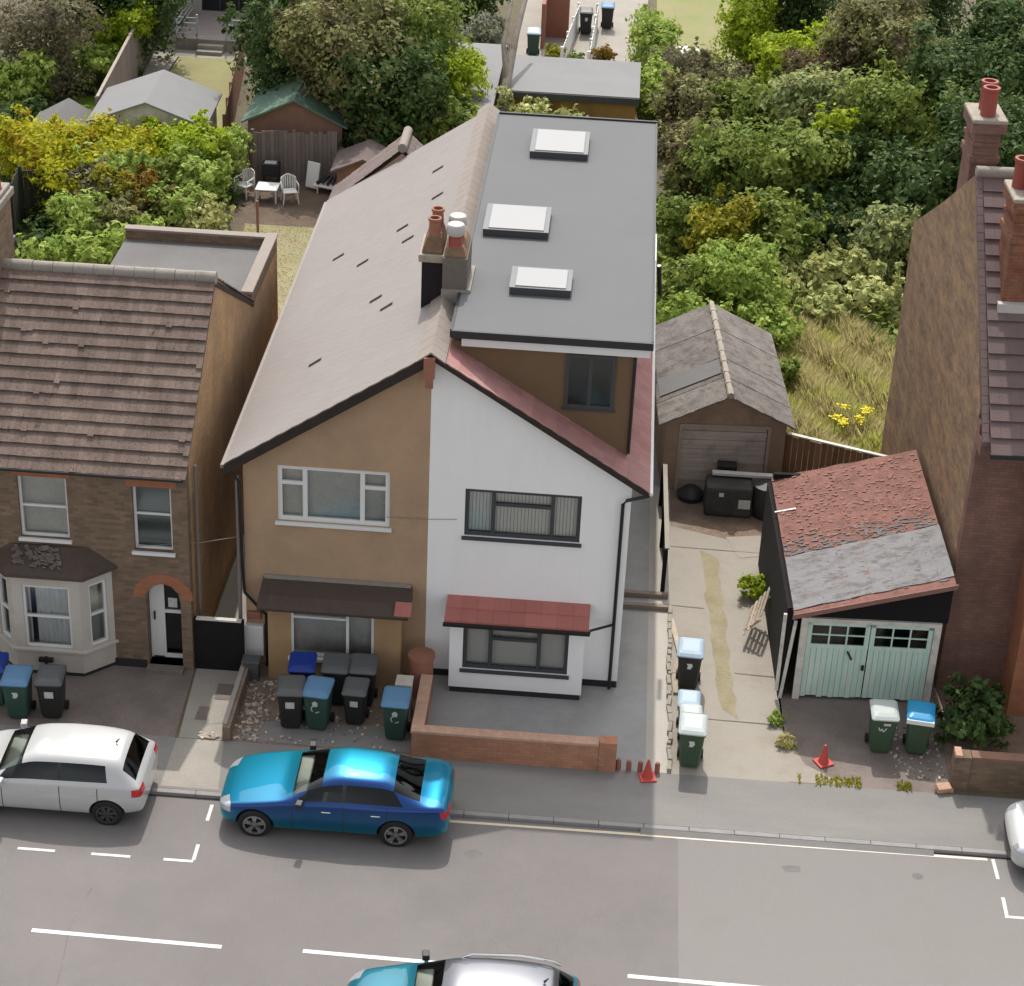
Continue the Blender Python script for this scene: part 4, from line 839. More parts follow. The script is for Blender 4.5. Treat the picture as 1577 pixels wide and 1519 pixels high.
mb = MB(); mb.box(-3.6,-1.0,31.5,39.5,0,2.05); mb.build('walls', 'shed_wood', FT); mb = MB(); mb.box(-3.7,-.95,31.3,39.7,2.07,2.2); mb.build('roof', 'felt_pale', FT)
# decking of the far house
DK = thing('decking', 'raised grey decking with railings and three steps behind the far lawn', 'decking', (-13.2,44.8,0))
mb = MB(); mb.box(-14.7,-11.7,43.6,47.4,0,.45); mb.build('platform', 'deck_wood', DK)
for i in range(2): mb = MB(); mb.box(-13.75,-12.7,43.25-i*.3+.01,43.55-i*.3+.04,0,.30-i*.15); mb.build('step', 'slab', DK)
mb = MB()
for x0, x1, xs_ in ((-14.7,-13.8,-14.7),(-12.6,-11.7,-11.7)):
    mb = MB()
    for k in range(4): mb.box(x0,x1,43.62,43.66,.62+k*.22,.66+k*.22)
    for x in (x0,x1): mb.box(x-.04,x+.04,43.6,43.68,.45,1.45)
    for k in range(4): mb.box(xs_-.02,xs_+.02,43.68,47.3,.62+k*.22,.66+k*.22)
    mb.build('railing', 'rail_grey', DK)
FH = thing('far_house', 'rear wall with dark glass doors of the house beyond the decking', 'house', (-13,48,0))
mb = MB(); mb.panel([(-18,0),(-9,0),(-9,6),(-18,6)], [(-14.4,-12.0,.45,2.6)], (0,47.5,0), (1,0,0), (0,0,1), (0,.3,0)); mb.build('wall', 'cream_render', FH)
window(FH, (-14.4,47.5,.45), 2.4, 2.15, [(0,.33,[0,1]),(.33,.66,[0,1]),(.66,1,[0,1])], 'anthracite', back='room_dark', glass='glass_dark', sill=False)
mb = MB(); mb.box(-18,-9,47.3,55,6,6.2); mb.build('roof', 'felt_roof', FH)
TW = thing('garden_wall', 'terracotta painted screen wall beside the far green bin', 'garden wall', (.4,48,0))
mb = MB(); mb.box(.05,.2,46.5,54,0,1.9); mb.box(.21,1.15,48.2,48.35,0,1.9); mb.build('panel', 'terracotta', TW)
boards('fence', 'white board fence left of the two small far shrubs', 'fence', (1.1,43.6), (1.55,50), 1.0, 'plastic_white')
boards('fence', 'white board fence right of the two small far shrubs', 'fence', (2.2,43.2), (2.35,50), 1.0, 'plastic_white')
# ================================================================ CARS
def car_mesh(st, arches, rad):
    vs = []; fs = []; mi = []; N = 9
    rings = []
    for s_ in st:
        x, zb, wm, zs, ws, wg, zg, wr, zrl, wq, zq, zc = s_[:12]
        half = [(0,zb),(wm*.80,zb),(wm*.965,zb+.09),(wm,(zb+zs)*.5+.02),(ws,zs),(wg,zg),(wr,zrl),(wq,zq),(0,zc)]
        ring = []
        for y, z in half: ring.append(len(vs)); vs.append((x, y, z))
        for y, z in half[-2:0:-1]: ring.append(len(vs)); vs.append((x, -y, z))
        rings.append(ring)
    n = 16
    for k in range(len(st)-1):
        kind = st[k][12]
        for j in range(n):
            a, b = rings[k][j], rings[k][(j+1) % n]; c, d = rings[k+1][(j+1) % n], rings[k+1][j]
            m = 0
            if j in (5, 10):
                if kind: m = 1          # the band that holds the side glass
            if j in (6, 7, 8, 9):
                if kind == 'w': m = 2
                elif kind == 'r': m = 3
            fs.append((a, b, c, d)); mi.append(m)
    fs.append(tuple(rings[0])[::-1]); mi.append(0); fs.append(tuple(rings[-1])); mi.append(0)
    me = bpy.data.meshes.new('t'); me.from_pydata(vs, [], fs)
    for i in range(6): me.materials.append(bpy.data.materials.new('x'))
    me.polygons.foreach_set('material_index', mi)
    o = bpy.data.objects.new('t', me); C.objects.link(o)
    m = o.modifiers.new('s', 'SUBSURF'); m.levels = m.render_levels = 3
    cut = []
    for ax, az in arches:
        for s in (-1, 1):
            mb = MB(); mb.lathe([(rad,-.25),(rad,.25)], (ax, s*.82, az), 40, 'y'); c = mb.build('c', 'arch_dark'); cut.append(c)
            b = o.modifiers.new('b', 'BOOLEAN'); b.operation = 'DIFFERENCE'; b.object = c; b.solver = 'EXACT'
    bpy.context.view_layer.update()
    dg = bpy.context.evaluated_depsgraph_get()
    out = bpy.data.meshes.new_from_object(o.evaluated_get(dg))
    for q in cut+[o]: bpy.data.objects.remove(q, do_unlink=True)
    return out
def split_mesh(me, key, names, parent, mats, sharp=32):
    grp = {}
    V = [v.co.copy() for v in me.vertices]
    for p in me.polygons:
        k = key(p.center, p.normal, p.material_index)
        grp.setdefault(k, []).append(tuple(p.vertices))
    res = {}
    for k, F in grp.items():
        used = sorted({i for f in F for i in f}); ix = {v: i for i, v in enumerate(used)}
        m = bpy.data.meshes.new(names[k]); m.from_pydata([V[i] for i in used], [], [tuple(ix[i] for i in f) for f in F])
        m.polygons.foreach_set('use_smooth', [True]*len(F)); m.set_sharp_from_angle(angle=R(sharp)); m.materials.append(MATS[mats[k]])
        o = bpy.data.objects.new(names[k], m); C.objects.link(o); o.parent = parent; res[k] = o
    return res
def wheel(parent, x, y, r, side, spokes=5, rimmat='alloy', w_=.2):
    t = MB(); prof = [(r*.66,-w_/2),(r*.9,-w_/2),(r*.985,-w_*.38),(r,-w_*.2),(r,w_*.2),(r*.985,w_*.38),(r*.9,w_/2),(r*.66,w_/2),(r*.66,-w_/2)]
    t.lathe(prof, (x,y,r), 32, 'y'); T = t.build('wheel', 'rubber', parent, world=False, smooth=True)
    q = MB(); yo = y+side*w_*.42
    q.lathe([(r*.68,-.03),(r*.68,.015),(r*.60,.02),(r*.60,-.03),(r*.68,-.03)], (x,yo,r), 32, 'y')
    for i in range(spokes):
        a = 2*math.pi*i/spokes+.3
        for dl in (-.16,.16):
            c, s = math.cos(a), math.sin(a); c2, s2 = math.cos(a+dl), math.sin(a+dl); n = Vector((-s,0,c))*.02
            A = Vector((x+c*r*.1, yo, r+s*r*.1)); B = Vector((x+c2*r*.63, yo, r+s2*r*.63)); Y = Vector((0,side*.018,0))
            q.hexa([A-n-Y*2,A+n-Y*2,B+n-Y*2,B-n-Y*2,A-n+Y,A+n+Y,B+n+Y*.6,B-n+Y*.6])
    q.lathe([(0,-.01),(r*.16,-.01),(r*.16,.02),(0,.025)], (x,yo,r), 16, 'y')
    q.build('rim', rimmat, T, world=False, smooth=True)
    d = MB(); d.lathe([(0,0),(r*.66,0),(r*.66,.004),(0,.004)], (x,y+side*.01,r), 24, 'y'); d.build('brake_disc', 'alloy_dark', T, world=False)
def make_car(name, label, cat, st, wb, r, paint, loc, lamps, group=None, roofmat=None, rails=False, spokes=5, track=.78, mirror_w=.88, handles=((-.05,),(1.0,)), hz=.80, rimmat='alloy', tilt=0, win=(-.60,-.02,1.58,1.20,.95,1.34), mirx=-.55, zplate=.6):
    root = thing(name, label, cat, (0,0,0), 0, group)
    me = car_mesh(st, [(-wb/2,r),(wb/2,r)], r*1.16)
    x0, x1 = st[0][0], st[-1][0]
    fa, fb, ra, rb, zb_, zt_ = win
    seams = (-.66 if wb > 2.7 else -.80, .36, 1.22 if wb > 2.7 else 1.12)
    def wz(c, n):   # side glass: 1 glass, 2 door pillar
        if c.z < zb_: return 0
        t = (c.z-zb_)/(zt_-zb_)
        if not fa+(fb-fa)*t < c.x < ra+(rb-ra)*t: return 0
        return 2 if abs(c.x-.36) < .035 else 1
    def key(c, n, m):
        for xc in (-wb/2, wb/2):
            if (c.x-xc)**2+(c.z-r)**2 < (r*1.15)**2 and abs(c.y) > .4 and (c-Vector((xc,c.y,r))).length < r*1.155 and abs(n.y) < .98 and abs(c.y) < .895 and n.dot(Vector((xc,c.y,r))-c) > 0: return 6
        if (c.x-(-wb/2))**2+(c.z-r)**2 < (r*1.13)**2 and abs(c.y) < .62 and abs(n.y) > .9: return 6
        if (c.x-(wb/2))**2+(c.z-r)**2 < (r*1.13)**2 and abs(c.y) < .62 and abs(n.y) > .9: return 6
        if m in (2, 3): return m
        if m == 1:
            wq_ = wz(c, n)
            if wq_: return (4 if c.y > 0 else 4.5) if wq_ == 2 else (11 if c.y > 0 else 12)
        for nm, (a, b, y0, y1, z0, z1) in lamps.items():
            if a < c.x < b and y0 < abs(c.y) < y1 and z0 < c.z < z1: return {'h': 7, 't': 8, 'g': 9, 'k': 13}[nm[0]]+(.5 if c.y > 0 and nm[0] in 'ht' else 0)
        if abs(n.y) > .6 and .27 < c.z < zb_ and any(abs(c.x-q) < .009 for q in seams): return 14 if c.y > 0 else 14.5
        if c.z < .27: return 13
        if roofmat and c.z > 1.2 and n.z > .3: return 10
        return 0
    names = {0:'body',11:'side_window',12:'side_window',2:'windscreen',3:'rear_window',4:'door_pillar',4.5:'door_pillar',14:'door_seam',14.5:'door_seam',6:'wheel_arch',7:'headlight',7.5:'headlight',8:'tail_light',8.5:'tail_light',9:'grille',10:'roof_panel',13:'lower_trim'}
    mats = {0:paint,11:'car_glass',12:'car_glass',2:'windscreen_glass',3:'car_glass',4:'trim_dark',4.5:'trim_dark',14:'trim_dark',14.5:'trim_dark',6:'arch_dark',7:'headlamp',7.5:'headlamp',8:'taillamp',8.5:'taillamp',9:'trim_dark',10:roofmat or paint,13:'trim_dark'}
    import bmesh
    bm = bmesh.new(); bm.from_mesh(me)
    def cutp(co, no): bmesh.ops.bisect_plane(bm, geom=bm.verts[:]+bm.edges[:]+bm.faces[:], dist=1e-5, plane_co=co, plane_no=no)
    cutp((0,0,zb_), (0,0,1)); cutp((fa,0,zb_), (zt_-zb_,0,-(fb-fa))); cutp((ra,0,zb_), (zt_-zb_,0,-(rb-ra))); cutp((.325,0,0), (1,0,0)); cutp((.395,0,0), (1,0,0))
    cutp((0,0,.27), (0,0,1))
    for q in seams: cutp((q-.009,0,0), (1,0,0)); cutp((q+.009,0,0), (1,0,0))
    for a_, b_, y0_, y1_, z0_, z1_ in lamps.values():
        for q in (a_, b_): cutp((q,0,0), (1,0,0))
        for q in (z0_, z1_): cutp((0,0,q), (0,0,1))
        for q in (y0_, y1_):
            if abs(q) < .86: cutp((0,q,0), (0,1,0)); cutp((0,-q,0), (0,1,0))
    bm.to_mesh(me); bm.free()
    split_mesh(me, key, names, root, mats)
    for x in (-wb/2, wb/2):
        for s in (-1, 1): wheel(root, x, s*track, r, s, spokes, rimmat)
    for s in (-1, 1):
        mb = MB(); mb.rbox((mirx, s*(mirror_w+.07), st[5][3]+.10), (.13,.17,.12), R(8*s)); mb.rbox((mirx+.02, s*(mirror_w-.02), st[5][3]+.06), (.07,.12,.03))
        m_ = mb.build('wing_mirror', 'trim_dark' if roofmat or 'blue' in paint else paint, root, world=False, bevel=.03)
        for (hx,) in handles:
            mb = MB(); mb.rbox((hx, s*(handle_y(st,hx)+.008), hz), (.19,.03,.028)); mb.build('door_handle', 'chrome' if 'blue' in paint else paint, root, world=False, bevel=.008)
    mb = MB(); mb.rbox((-.62 if wb > 2.7 else -.82,0,.88),(.42,1.35,.10),0,0,R(-8)); mb.build('dashboard', 'dashgrey', root, world=False, bevel=.03)
    mb = MB()
    for s in (-.36,.36): mb.rbox((.12,s,.62),(.5,.48,.14)); mb.rbox((.42,s,.92),(.12,.46,.56),0,0,R(12)); mb.rbox((.5,s,1.24),(.09,.24,.14))
    mb.rbox((1.25,0,.85),(.14,1.2,.5),0,0,R(14)); mb.build('seats', 'seatfabric', root, world=False, bevel=.04)
    mb = MB(); mb.rbox((x1-.015,0,zplate),(.012,.5,.11)); mb.build('number_plate', 'yellowpaint', root, world=False)
    if rails:
        for s in (-1, 1):
            mb = MB(); mb.tube([(-.12,s*.56,1.36),(.05,s*.585,1.43),(.9,s*.59,1.48),(1.45,s*.56,1.44),(1.62,s*.55,1.37)], .026, 8); mb.build('roof_rail', 'chrome', root, world=False, smooth=True)
    mb = MB(); mb.tube([(1.35,0,st[9][11]-.02),(1.42,0,st[9][11]+.07)], [.025,.008], 6); mb.build('aerial', 'trim_dark', root, world=False)
    root.location = loc; root.rotation_euler = (tilt, 0, 0)
    return root
def handle_y(st, x):
    for a, b in zip(st, st[1:]):
        if a[0] <= x <= b[0]: t = (x-a[0])/(b[0]-a[0]); return (a[2]*(1-t)+b[2]*t)*.965
    return .85
def S(x, zb, wm, zs, kind='', top=None, hood=None, flag=0):
    ws = wm*.965
    if hood is not None: # hood-like: nearly flat top at height hood
        return (x, zb, wm, zs, ws, wm*.90, (zs+hood)/2+.01, wm*.80, hood-.025, wm*.42, hood-.004, hood, kind, flag)
    wr, zrl, zc = top
    return (x, zb, wm, zs, ws, ws-.035, zs+.03, wr, zrl, wr*.62, zc-.022, zc, kind, flag)
sedan = [S(-2.19,.32,.50,.50,hood=.58),S(-2.12,.24,.72,.58,hood=.67),S(-1.92,.20,.84,.68,hood=.76),S(-1.40,.18,.90,.78,hood=.87),S(-.98,.18,.905,.85,hood=.94),
 S(-.76,.18,.90,.88,'w',hood=.985),S(-.02,.18,.895,.90,'s',top=(.58,1.30,1.37)),S(.32,.18,.90,.905,'p',top=(.60,1.34,1.405)),S(.38,.18,.90,.905,'s',top=(.60,1.345,1.405)),
 S(.95,.18,.905,.915,'s',top=(.585,1.33,1.39)),S(1.28,.18,.91,.92,'r',top=(.545,1.27,1.345),flag=1),S(1.90,.20,.90,.94,hood=1.035),S(2.22,.24,.86,.93,hood=1.04),S(2.40,.30,.78,.86,hood=.97),S(2.46,.36,.64,.78,hood=.86)]
hatch = [S(-2.17,.32,.52,.52,hood=.60),S(-2.10,.24,.74,.60,hood=.70),S(-1.90,.20,.84,.70,hood=.80),S(-1.32,.18,.885,.80,hood=.92),S(-1.15,.18,.89,.86,hood=.965),
 S(-1.0,.18,.89,.90,'w',hood=1.00),S(-.36,.18,.885,.92,'s',top=(.60,1.36,1.42)),S(-.02,.18,.89,.92,'s',top=(.62,1.40,1.455)),S(.36,.18,.89,.93,'p',top=(.63,1.42,1.475)),S(.43,.18,.89,.93,'s',top=(.63,1.42,1.475)),
 S(.95,.18,.89,.94,'s',top=(.625,1.42,1.47)),S(1.30,.18,.885,.95,'c',top=(.61,1.385,1.44)),S(1.46,.20,.88,.95,'c',top=(.59,1.355,1.42)),S(1.56,.22,.875,.95,'r',top=(.575,1.325,1.40)),S(1.90,.28,.85,.91,hood=1.02),S(1.98,.32,.81,.84,hood=.93),S(2.01,.38,.74,.70,hood=.76)]
blue = make_car('parked_car', 'metallic bright blue saloon car parked at the kerb', 'car', sedan, 2.82, .335, 'paint_blue', (-1.36,-5.12,-.065),
 {'h1':(-2.16,-1.90,.46,.86,.56,.72),'t1':(2.26,2.47,.36,.80,.74,.90),'g1':(-2.25,-2.05,-1,.22,.30,.52)}, spokes=5, tilt=R(2.4), handles=((.02,),(1.0,)), mirx=-.50, mirror_w=.86, hz=.78, rimmat='alloy')
white = make_car('parked_car', 'white hatchback parked at the kerb with its nose cut off by the left edge', 'car', hatch, 2.58, .315, 'paint_white', (-7.02,-5.12,-.065),
 {'h1':(-2.14,-1.86,.5,.86,.60,.76),'t1':(1.80,2.1,.50,.9,.76,.92),'g1':(-2.25,-2.04,-1,.5,.34,.50)}, group=None, spokes=7, tilt=R(2.4), win=(-.92,-.40,1.34,1.24,.925,1.44), handles=((-.02,),(.95,)), mirx=-.80, mirror_w=.86, hz=.80, rimmat='alloy_dark')
w2 = dup(white, (14.38,-4.75,-.065), 0, 'white car entering the frame at the right edge, only its nose showing')
teal = make_car('car', 'turquoise car with roof reflection painted silver and roof rails driving along the bottom edge', 'car', hatch, 2.6, .33, 'paint_teal', (1.86,-11.12,-.07),
 {'h1':(-2.14,-1.86,.5,.86,.60,.76),'t1':(1.80,2.1,.50,.9,.76,.92),'g1':(-2.25,-2.04,-1,.5,.34,.50)}, roofmat='paint_roof_reflection', rails=True, spokes=5, mirx=-.80, win=(-.92,-.40,1.34,1.24,.925,1.44))
# ================================================================ WHEELIE BINS
def mark(kind):
    mb = MB()
    if kind == 'label':
        mb.rbox((0,0,0),(.19,.004,.17)); 
    elif kind == 'emblem':
        mb.extr([(-.05,0,.02),(.05,0,.0),(.07,0,.09),(.01,0,.15),(-.06,0,.10)], (0,.004,0))
        for i in range(8):
            if i == 5: continue
            a = R(70+i*33); b = R(70+i*33+26); r0, r1 = .075, .105
            mb.add([(r0*math.cos(a)+.01,0,r0*math.sin(a)-.07),(r1*math.cos(a)+.01,0,r1*math.sin(a)-.07),(r1*math.cos(b)+.01,0,r1*math.sin(b)-.07),(r0*math.cos(b)+.01,0,r0*math.sin(b)-.07)], [(0,1,2,3)])
    elif kind == 'blob':
        mb.extr([(-.06,0,.07),(.06,0,.08),(.075,0,.0),(.03,0,-.08),(-.05,0,-.07),(-.03,0,.0)], (0,.004,0))
    elif kind == 'zigzag':
        P = [(-.12,.06),(-.08,-.04),(-.05,.03),(-.01,-.06),(.05,.05)]
        for (a,b),(c,d) in zip(P,P[1:]):
            L_ = math.hypot(c-a,d-b); mb.rbox(((a+c)/2,0,(b+d)/2),(L_,.004,.022),0,0,-math.atan2(d-b,c-a))
    return mb
BINP = {}
def wheelie(label, x, y, rz, body, lid, mk='label', sc=1.0, group=None, sticker=False, lean=0):
    key = (body, lid, mk, sticker)
    if key in BINP:
        b = dup(BINP[key], (x,y,0.01), rz, label, group); b.scale = (sc,)*3; return b
    t = thing('wheelie_bin', label, 'bin', (x,y,0.01), rz, group)
    b = MB(); N = 6
    def ring(w_, y0, y1, z, c=.04):
        return [(-w_+c,y0,z),(w_-c,y0,z),(w_,y0+c,z),(w_,y1-c,z),(w_-c,y1,z),(-w_+c,y1,z),(-w_,y1-c,z),(-w_,y0+c,z)]
    rs = [ring(.20,-.20,.22,.05),ring(.215,-.22,.235,.12),ring(.262,-.31,.30,.90),ring(.262,-.31,.30,.905),ring(.285,-.34,.33,.91),ring(.285,-.34,.33,.95)]
    vs = [q for r in rs for q in r]; fs = [tuple(range(8))[::-1], tuple(range(40,48))]
    for k in range(5):
        for j in range(8): fs.append((k*8+j,k*8+(j+1)%8,(k+1)*8+(j+1)%8,(k+1)*8+j))
    b.add(vs, fs, .5); bo = b.build('bin_body', body, t, world=False, bevel=.006)
    l = MB(); rs = [ring(.295,-.36,.31,.955),ring(.297,-.362,.312,.985),ring(.255,-.30,.28,1.02),ring(.25,-.295,.275,1.024),ring(.19,-.20,.20,1.045)]
    vs = [(q[0],q[1],q[2]+(q[1]+.36)*.10) for r in rs for q in r]; fs = [tuple(range(8))[::-1], tuple(range(32,40))]
    for k in range(4):
        for j in range(8): fs.append((k*8+j,k*8+(j+1)%8,(k+1)*8+(j+1)%8,(k+1)*8+j))
    l.add(vs, fs, .5); lo_ = l.build('lid', lid, t, world=False, bevel=.008)
    h = MB(); h.tube([(-.25,.40,.99),(.25,.40,.99)], .018, 8); h.box(-.22,-.18,.29,.40,.96,1.0); h.box(.18,.22,.29,.40,.96,1.0); h.build('handle', body, bo, world=False)
    w_ = MB()
    for s in (-1,1): w_.lathe([(0,0),(.0,0)] if False else [(.03,-.03),(.10,-.03),(.10,.03),(.03,.03)], (0,0,0), 16, 'y')
    for s in (-1,1):
        w_ = MB(); vs0 = len(w_.v); w_.lathe([(.001,-.03),(.10,-.03),(.10,.03),(.001,.03)], (0,0,0), 18, 'y'); w_.v = [(q[1]+s*.245, q[0]+.24, q[2]+.10) for q in w_.v]; w_.build('wheel', 'rubber', t, world=False)
    if mk:
        m_ = mark(mk); m_.v = [(q[0], q[1]*1-.302+(.72-(q[2]+.70))*.09-.004, q[2]+.70) for q in m_.v]; m_.build('painted_mark', 'painted_mark', bo, world=False)
    if sticker:
        m_ = MB(); m_.rbox((.05,-.315,.84),(.15,.004,.06)); m_.build('sticker', 'sticker', bo, world=False)
    t.scale = (sc,)*3
    BINP[key] = t
    return t
GB = 'wheelie bins standing in the front yards'
wheelie('green wheelie bin with a pale green lid standing nearest the street on the driveway', 5.90, -2.60, R(-3), 'bin_green', 'lid_pale', 'blob', group=GB)
wheelie('wheelie bin with a blue grey lid, third back in the driveway row', 5.84, -1.42, R(-2), 'bin_green', 'lid_paleblue', 'label', .82, group=GB)
wheelie('wheelie bin with a pale green lid, second back in the driveway row', 5.88, -1.95, R(2), 'bin_green', 'lid_pale', 'label', .82, group=GB)
wheelie('dark wheelie bin with a pale blue lid at the back of the driveway row', 5.88, .30, R(-3), 'bin_black', 'lid_paleblue', 'blob', group=GB)
wheelie('green wheelie bin with cream lid, sticker and painted zigzag before the lean-to', 9.98, -1.58, R(1), 'bin_green', 'lid_pale', 'zigzag', sticker=True, group=GB)
bb = wheelie('green wheelie bin with a bright blue and white lid beside the shrub', 10.76, -1.55, R(-7), 'bin_green', 'lid_cyan', None, group=GB)
mb = MB(); mb.rbox((0,-.24,1.005),(.56,.26,.012),0,R(6)); mb.rbox((0,-.372,.96),(.58,.012,.10)); o_ = mb.build('litter_sheet', 'plastic_white', bb, world=False)
wheelie('green wheelie bin with a slate blue lid outside the cream bay window', -8.42, -2.62, R(2), 'bin_teal', 'lid_blue', 'blob', group=GB)
wheelie('black wheelie bin beside the white car roof, labelled on the front', -7.72, -2.52, R(3), 'bin_black', 'lid_grey', 'label', group=GB)
wheelie('black wheelie bin at the front left of the tan house yard', -2.63, -2.26, R(4), 'bin_black', 'lid_grey', 'label', group=GB)
wheelie('green wheelie bin with a blue lid in the middle of the tan house front row', -2.05, -2.24, R(-6), 'bin_teal', 'lid_blue', 'emblem', group=GB)
wheelie('narrow black wheelie bin at the right of the front row below the bay sill', -1.28, -1.98, R(-2), 'bin_black', 'lid_grey', 'label', .9, group=GB)
wheelie('green wheelie bin with a blue lid standing alone by the orange wall', -.36, -2.40, R(-1), 'bin_teal', 'lid_blue', 'emblem', group=GB)
wheelie('wheelie bin with a royal blue lid behind the front row against the tan bay', -2.52, -1.35, R(3), 'bin_black', 'lid_royal', None, sticker=False, group=GB)
wheelie('black bin in the middle of the back row below the tan bay window', -1.80, -1.30, R(1), 'bin_black', 'lid_grey', None, group=GB)
wheelie('plain black bin at the right end of the back row below the bay window', -1.20, -1.25, R(1), 'bin_black', 'lid_grey', None, 1.0, group=GB)
for x, y in ((-2.40,-1.12),(-1.72,-1.10)):
    pass
wheelie('dark bin at the far left edge beside the slate blue lidded bin', -9.05, -2.2, R(5), 'bin_teal', 'lid_royal', None, group=GB)
wheelie('green bin with a pale blue lid by the dead trunk in the far garden', -.2, 45.6, R(3), 'bin_teal', 'lid_paleblue', None, group='bins in the far gardens')
wheelie('black bin between the two white fences in the far garden', 1.85, 49.0, R(3), 'bin_black', 'lid_grey', 'blob', group='bins in the far gardens')
wheelie('black bin with a blue lid right of the white fences in the far garden', 2.75, 50.0, R(0), 'bin_black', 'lid_blue', None, group='bins in the far gardens')
mb = MB(); mb.box(-.45,-.12,-1.75,-1.4,0,.82); mb.box(-.47,-.10,-1.77,-1.38,.82,.90); tag(mb.build('utility_cabinet', 'cream_render', bevel=.02), 'small cream utility cabinet behind the lone green bin', 'cabinet')
mb = MB(); mb.box(-3.95,-3.6,-.75,-.5,0,.45); mb.box(-3.98,-3.57,-.78,-.47,.45,.52); tag(mb.build('storage_box', 'lid_grey', bevel=.02), 'small dark grey box on the ground below the white meter box', 'box')
# ================================================================ CONES
def cone(x, y, label, sc=1.0):
    t = thing('traffic_cone', label, 'cone', (x,y,.006), .2, 'red traffic cones')
    mb = MB(); mb.box(-.17,.17,-.17,.17,0,.035); mb.build('base', 'cone_red', t, world=False, bevel=.01)
    mb = MB(); mb.lathe([(.12,.03),(.085,.16)], (0,0,0), 20); mb.lathe([(.062,.27),(.025,.46),(.0,.465)], (0,0,0), 20); mb.build('body', 'cone_red', t, world=False, smooth=True)
    mb = MB(); mb.lathe([(.086,.16),(.062,.27)], (0,0,0), 20); mb.build('band', 'cone_red', t, world=False, smooth=True)
    t.scale = (sc,)*3; return t
c1 = cone(5.02, -3.22, 'red traffic cone at the mouth of the side passage')
dup(c1, (8.75,-2.25,.01), .5, 'red traffic cone in front of the mint green garage doors')
def bollard(x, y, label):
    mb = MB(); mb.lathe([(.055,0),(.055,.20),(.04,.24),(0,.25)], (x,y,0.005), 12); tag(mb.build('marker_post', 'terracotta', smooth=True), label, 'post', 'short red posts across the passage mouth')
bollard(4.40,-2.98,'short red post touching the end of the orange wall'); bollard(4.62,-3.0,'short red post second from the orange wall'); bollard(4.86,-3.0,'short red post just left of the passage cone'); bollard(5.22,-3.0,'short red post just right of the passage cone')
# ================================================================ COVERED THINGS BY THE SMALL GARAGE
t = thing('garden_furniture', 'dark covered bulky item with a white top rail in front of the small garage', 'covered item', (7.1,8.4,0))
mb = MB(); mb.box(6.35,7.55,8.0,8.8,0,.85); mb.build('cover', 'cover_dark', t, bevel=.08); mb = MB(); mb.box(6.5,8.05,8.55,8.72,.9,.99); mb.build('top_rail', 'tin_white', t, bevel=.02)
mb = MB(); mb.rbox((7.35,7.99,.42),(.3,.02,.25)); mb.build('worn_patch', 'painted_mark', t); mb = MB(); mb.rbox((6.75,7.99,.66),(.12,.02,.1)); mb.build('worn_patch', 'painted_mark', t)
mb = MB(); mb.lathe([(.30,0),(.36,.55),(.34,.9),(.0,.95)], (7.9,8.25,0), 16); tag(mb.build('sack', 'plastic_black', smooth=True), 'black rubbish sack beside the covered item at the garage', 'sack', 'black rubbish sacks')
mb = MB(); mb.lathe([(.32,0),(.36,.15),(.2,.32),(.0,.36)], (6.02,8.9,0), 12); tag(mb.build('sack', 'plastic_black', smooth=True), 'low black rubbish sack at the foot of the ribbed garage door', 'sack', 'black rubbish sacks')
mb = MB(); mb.rbox((6.9,9.15,.82),(.5,.3,.3)); mb.rbox((6.9,9.15,.35),(.3,.2,.6)); tag(mb.build('machine', 'plastic_black', bevel=.03), 'black box shaped machine behind the covered item', 'machine')
# ================================================================ GARDEN FURNITURE
def garden_chair(x, y, rz, label, first=None):
    if first: return dup(first, (x,y,.005), rz, label)
    t = thing('garden_chair', label, 'chair', (x,y,.005), rz, 'white plastic garden chairs')
    mb = MB(); mb.box(-.24,.24,-.22,.24,.40,.44); mb.build('seat', 'plastic_white', t, world=False, bevel=.02)
    mb = MB(); n = 9
    for i in range(n):
        a = R(-70+140*i/(n-1)); px, py = .27*math.sin(a), .10+.20*math.cos(a); hh = .88-.10*abs(i-4)/4
        mb.rbox((px,py+.06,(.42+hh)/2),(.05,.02,hh-.40),-a)
    mb.tube([(.27*math.sin(R(-70+14*i)), .16+.20*math.cos(R(-70+14*i)), .90-.10*abs(i-5)/5) for i in range(11)], .022, 6)
    mb.build('backrest', 'plastic_white', t, world=False, smooth=True)
    for s in (-1,1):
        mb = MB(); mb.tube([(s*.27,.20,.70),(s*.29,.0,.66),(s*.28,-.2,.64),(s*.26,-.24,.42)], .022, 6); mb.build('armrest', 'plastic_white', t, world=False, smooth=True)
        for yy in (-.2,.22): mb = MB(); mb.tube([(s*.22,yy,.41),(s*.27,yy*1.15,0)], [.03,.022], 6); mb.build('leg', 'plastic_white', t, world=False)
    return t
ch1 = garden_chair(-9.05,27.9,R(150+180),'white plastic garden chair left of the low white table')
garden_chair(-7.45,27.6,R(20),'white plastic garden chair right of the low white table',ch1)
t = thing('garden_table', 'low white square garden table between the two white chairs', 'table', (-8.2,27.7,0))
mb = MB(); mb.box(-8.6,-7.85,27.35,28.1,.46,.50); mb.build('top', 'plastic_white', t, bevel=.01)
for x in (-8.55,-7.9):
    for y in (27.4,28.05): mb = MB(); mb.box(x-.025,x+.025,y-.025,y+.025,0,.46); mb.build('leg', 'plastic_white', t)
t = thing('garden_lounger', 'white folding lounger with dark striped cushion by the brown shed', 'lounger', (-6.5,29.0,0))
mb = MB(); mb.rbox((-6.85,28.9,.55),(.5,.06,.9),R(-25),R(-12)); mb.rbox((-6.3,28.75,.30),(.9,.55,.06),R(-18),R(8)); mb.build('frame', 'plastic_white', t, bevel=.02)
mb = MB()
